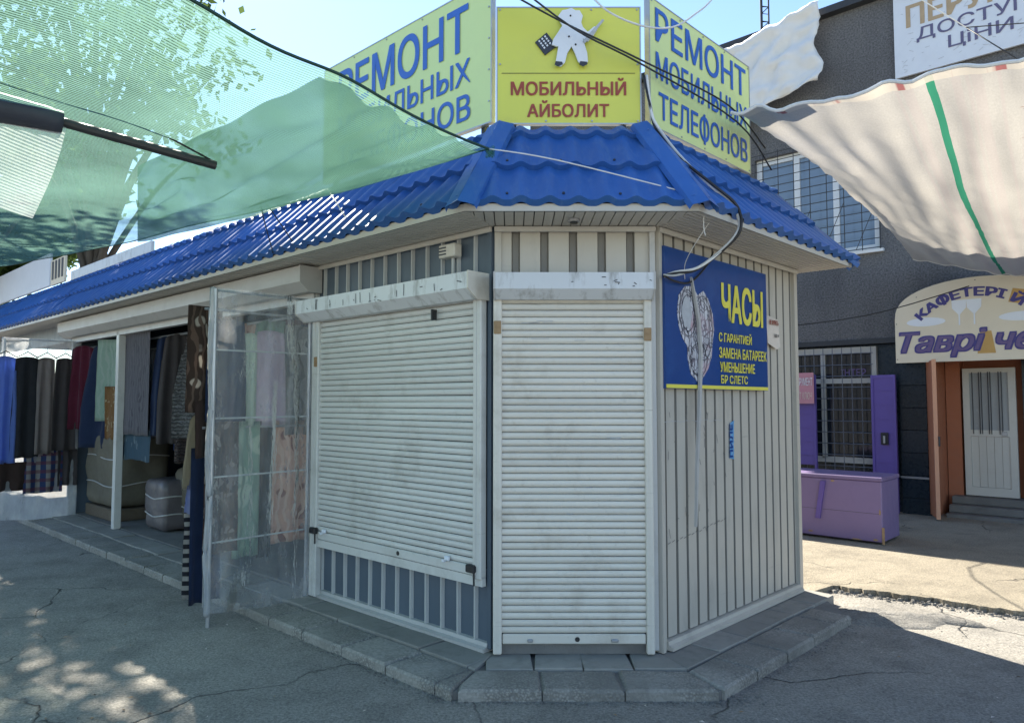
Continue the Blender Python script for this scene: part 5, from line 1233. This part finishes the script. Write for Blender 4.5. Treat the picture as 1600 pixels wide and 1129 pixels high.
line('white_cable', [(.42, 4.15, 3.98), (.55, 4.12, 3.82), (.75, 4.14, 3.74), (.95, 4.2, 3.76), (1.12, 4.3, 3.90), (1.25, 4.4, 4.05), (1.45, 4.5, 4.35)], .006, 'rope_white', 'white cable looping between the yellow sign and right sign')
B_ = FRf
bpts = [(W + A.x - .03, 4.30, 3.52), (W + A.x - .0, 4.26, 3.30), wp(B_, .02, .0, 3.18), wp(B_, .05, -.14, 2.98), wp(B_, .12, -.30, 2.78), wp(B_, .20, -.41, 2.64), wp(B_, .20, -.42, 2.52), wp(B_, .16, -.34, 2.40), wp(B_, .10, -.22, 2.31), wp(B_, .03, -.12, 2.28), wp(B_, .0, -.06, 2.275)]
for k, (mt, rad, nm) in enumerate([('rope_white', .009, 'grey white cable looping down the right hip of the blue roof'), ('cable', .009, 'black cable of the bundle on the right hip of the roof'), ('rib', .007, 'thin grey cable of the bundle on the right hip of the roof')]):
    r9 = random.Random(k); line('cable_bundle', [(p[0] + r9.uniform(-.014, .014), p[1] + r9.uniform(-.014, .014), p[2] + r9.uniform(-.012, .012)) for p in bpts], rad, mt, nm)
line('black_cable', [wp(B_, .0, -.06, 2.275), wp(B_, .1, -.07, 2.25), wp(B_, .3, -.06, 2.27), wp(B_, .5, -.06, 2.40), wp(B_, .6, -.05, 2.5)], .006, 'cable', 'black cable sagging across the top of the blue watch sign')
line('black_cable', [wp(B_, WR + .05, -.02, 2.43), wp(B_, WR + .5, .3, 2.35), wp(FBf, -1.0, -2.2, 2.42), wp(FBf, -.1, -.9, 2.62), wp(FBf, .9, -.3, 2.95)], .007, 'cable', 'black cable running from the kiosk corner to the cafe sign')
line('thin_wire', [wp(B_, .10, -.3, 2.56), wp(B_, .11, -.2, 2.45), wp(B_, .17, -.1, 2.36), wp(B_, .24, -.055, 2.28)], .0025, 'rope_white', 'thin pale wire hanging in front of the watch sign', 'wire')
m = MB(); m.prism([(.30, 2.30), (.314, 2.28), (.395, 2.05), (.416, 1.85), (.397, 1.55), (.352, 1.15), (.322, .80), (.313, .795), (.33, 1.15), (.372, 1.55), (.394, 1.85), (.375, 2.03)], -.07, -.0535, axis='y')
tag(m.build('plastic_strip', 'box_grey', frame=FRf), 'bent white plastic strip dangling over the watch sign and wall', 'strip')
# ropes holding the canvas and net
tie = (3.05, 4.75, 4.05)
line('guy_rope', [(2.4, 5.2, 4.9), tie], .004, 'rope_white', 'guy rope running up left from the canvas knot', 'rope'); line('guy_rope', [tie, (3.35, 4.5, 3.62)], .004, 'cable', 'short guy rope from the knot to the canvas hem', 'rope')
line('guy_rope', [tie, (4.0, 4.6, 4.05)], .004, 'cable', 'level guy rope leaving the knot above the canvas', 'rope')
line('guy_rope', [(3.35, 4.0, 3.60), (3.4, 4.1, 3.8), (3.5, 4.2, 4.6)], .012, 'rope_white', 'thick white rope tying the canvas hem upward', 'rope')
line('guy_rope', [(-1.50, 3.62, 2.75), (-2.3, 3.0, 3.12), (-3.0, 2.5, 3.5)], .005, 'cable', 'taut black rope from the boom pole tip up left', 'rope')
line('guy_rope', [wp(FLf, -.9, -.42, 2.70), (-1.2, 4.7, 2.92)], .004, 'rope_white', 'white rope tying the net edge down to the blue eaves', 'rope')
line('guy_rope', [wp(FLf, -1.8, -.42, 2.60), (-1.75, 5.0, 2.95), wp(FLf, -1.6, -.35, 2.62)], .004, 'cable', 'dark rope dropping from the net edge over the left eaves', 'rope')
# mast with wires behind the right sign
m = MB(); p = wpt(FRf, 1.58, .35, 0)
m.tube([(p.x, p.y, 3.15), (p.x + .02, p.y, 3.75)], .03, 8)
for k in range(5): m.tube([(p.x + rnd.uniform(-.07, .07), p.y - .05, 3.2), (p.x + rnd.uniform(-.05, .05), p.y - .06, 3.5), (p.x + rnd.uniform(-.1, .12), p.y - .05, 3.7)], .006, 5)
tag(m.build('wire_post', 'iron'), 'short wire wrapped post beside the right roof sign', 'post')

# ------------------------------------------------------------------ trees
def tree(x, y, h, cr, cz, rz, nleaf, seed, label):
    r = random.Random(seed); e = empty('tree', (Vector((x, y, 0)), 0), label, 'tree', 'trees behind the market row')
    m = MB(); top = Vector((r.uniform(-.3, .3), r.uniform(-.3, .3), cz * .8)); m.tube([(0, 0, 0), (.1, .05, cz * .3), (top.x * .6, top.y, cz * .6), top], .20, 10, r1=.09)
    cl = []
    for k in range(46):
        while True:
            p = Vector((r.uniform(-1, 1), r.uniform(-1, 1), r.uniform(-1, 1)))
            if .25 < p.length < 1: break
        cl.append((Vector((p.x * cr, p.y * cr, cz + p.z * rz)), r.uniform(.30, .62)))
    for c, s in cl[:34]:
        a = top * r.uniform(.55, 1); mid = a.lerp(c, .5) + Vector((0, 0, .3)); m.tube([a, mid, c], .06, 6, r1=.015)
    m.build('trunk', 'bark', e, smooth=True)
    vs = []; fs = []
    for k in range(nleaf):
        c, s = cl[k % len(cl)]; d = Vector((r.gauss(0, 1), r.gauss(0, 1), r.gauss(0, .75))) * s * .62; p = c + d
        a = Vector((r.gauss(0, 1), r.gauss(0, 1), r.gauss(0, .7))).normalized(); b = a.cross(Vector((r.gauss(0, 1), r.gauss(0, 1), r.gauss(0, 1)))).normalized(); l = r.uniform(.06, .12); w_ = l * .5
        o = len(vs); vs += [p - a * l, p + b * w_, p + a * l, p - b * w_]; fs.append((o, o + 1, o + 2, o + 3))
    me = bpy.data.meshes.new('crown'); me.from_pydata(vs, [], fs); me.materials.append(M['leaf']); link('crown', me, e)
tree(-6.35, 11.0, 9, 1.95, 7.1, 2.3, 4300, 1, 'leafy tree seen through the net right behind the row roof')
tree(-10.6, 13.2, 9, 2.7, 6.4, 2.8, 30000, 2, 'leafy tree at the far left behind the row roof')
tree(-13.5, 17.0, 10, 2.8, 6.2, 3.0, 18000, 3, 'more distant leafy tree between the two nearer ones')
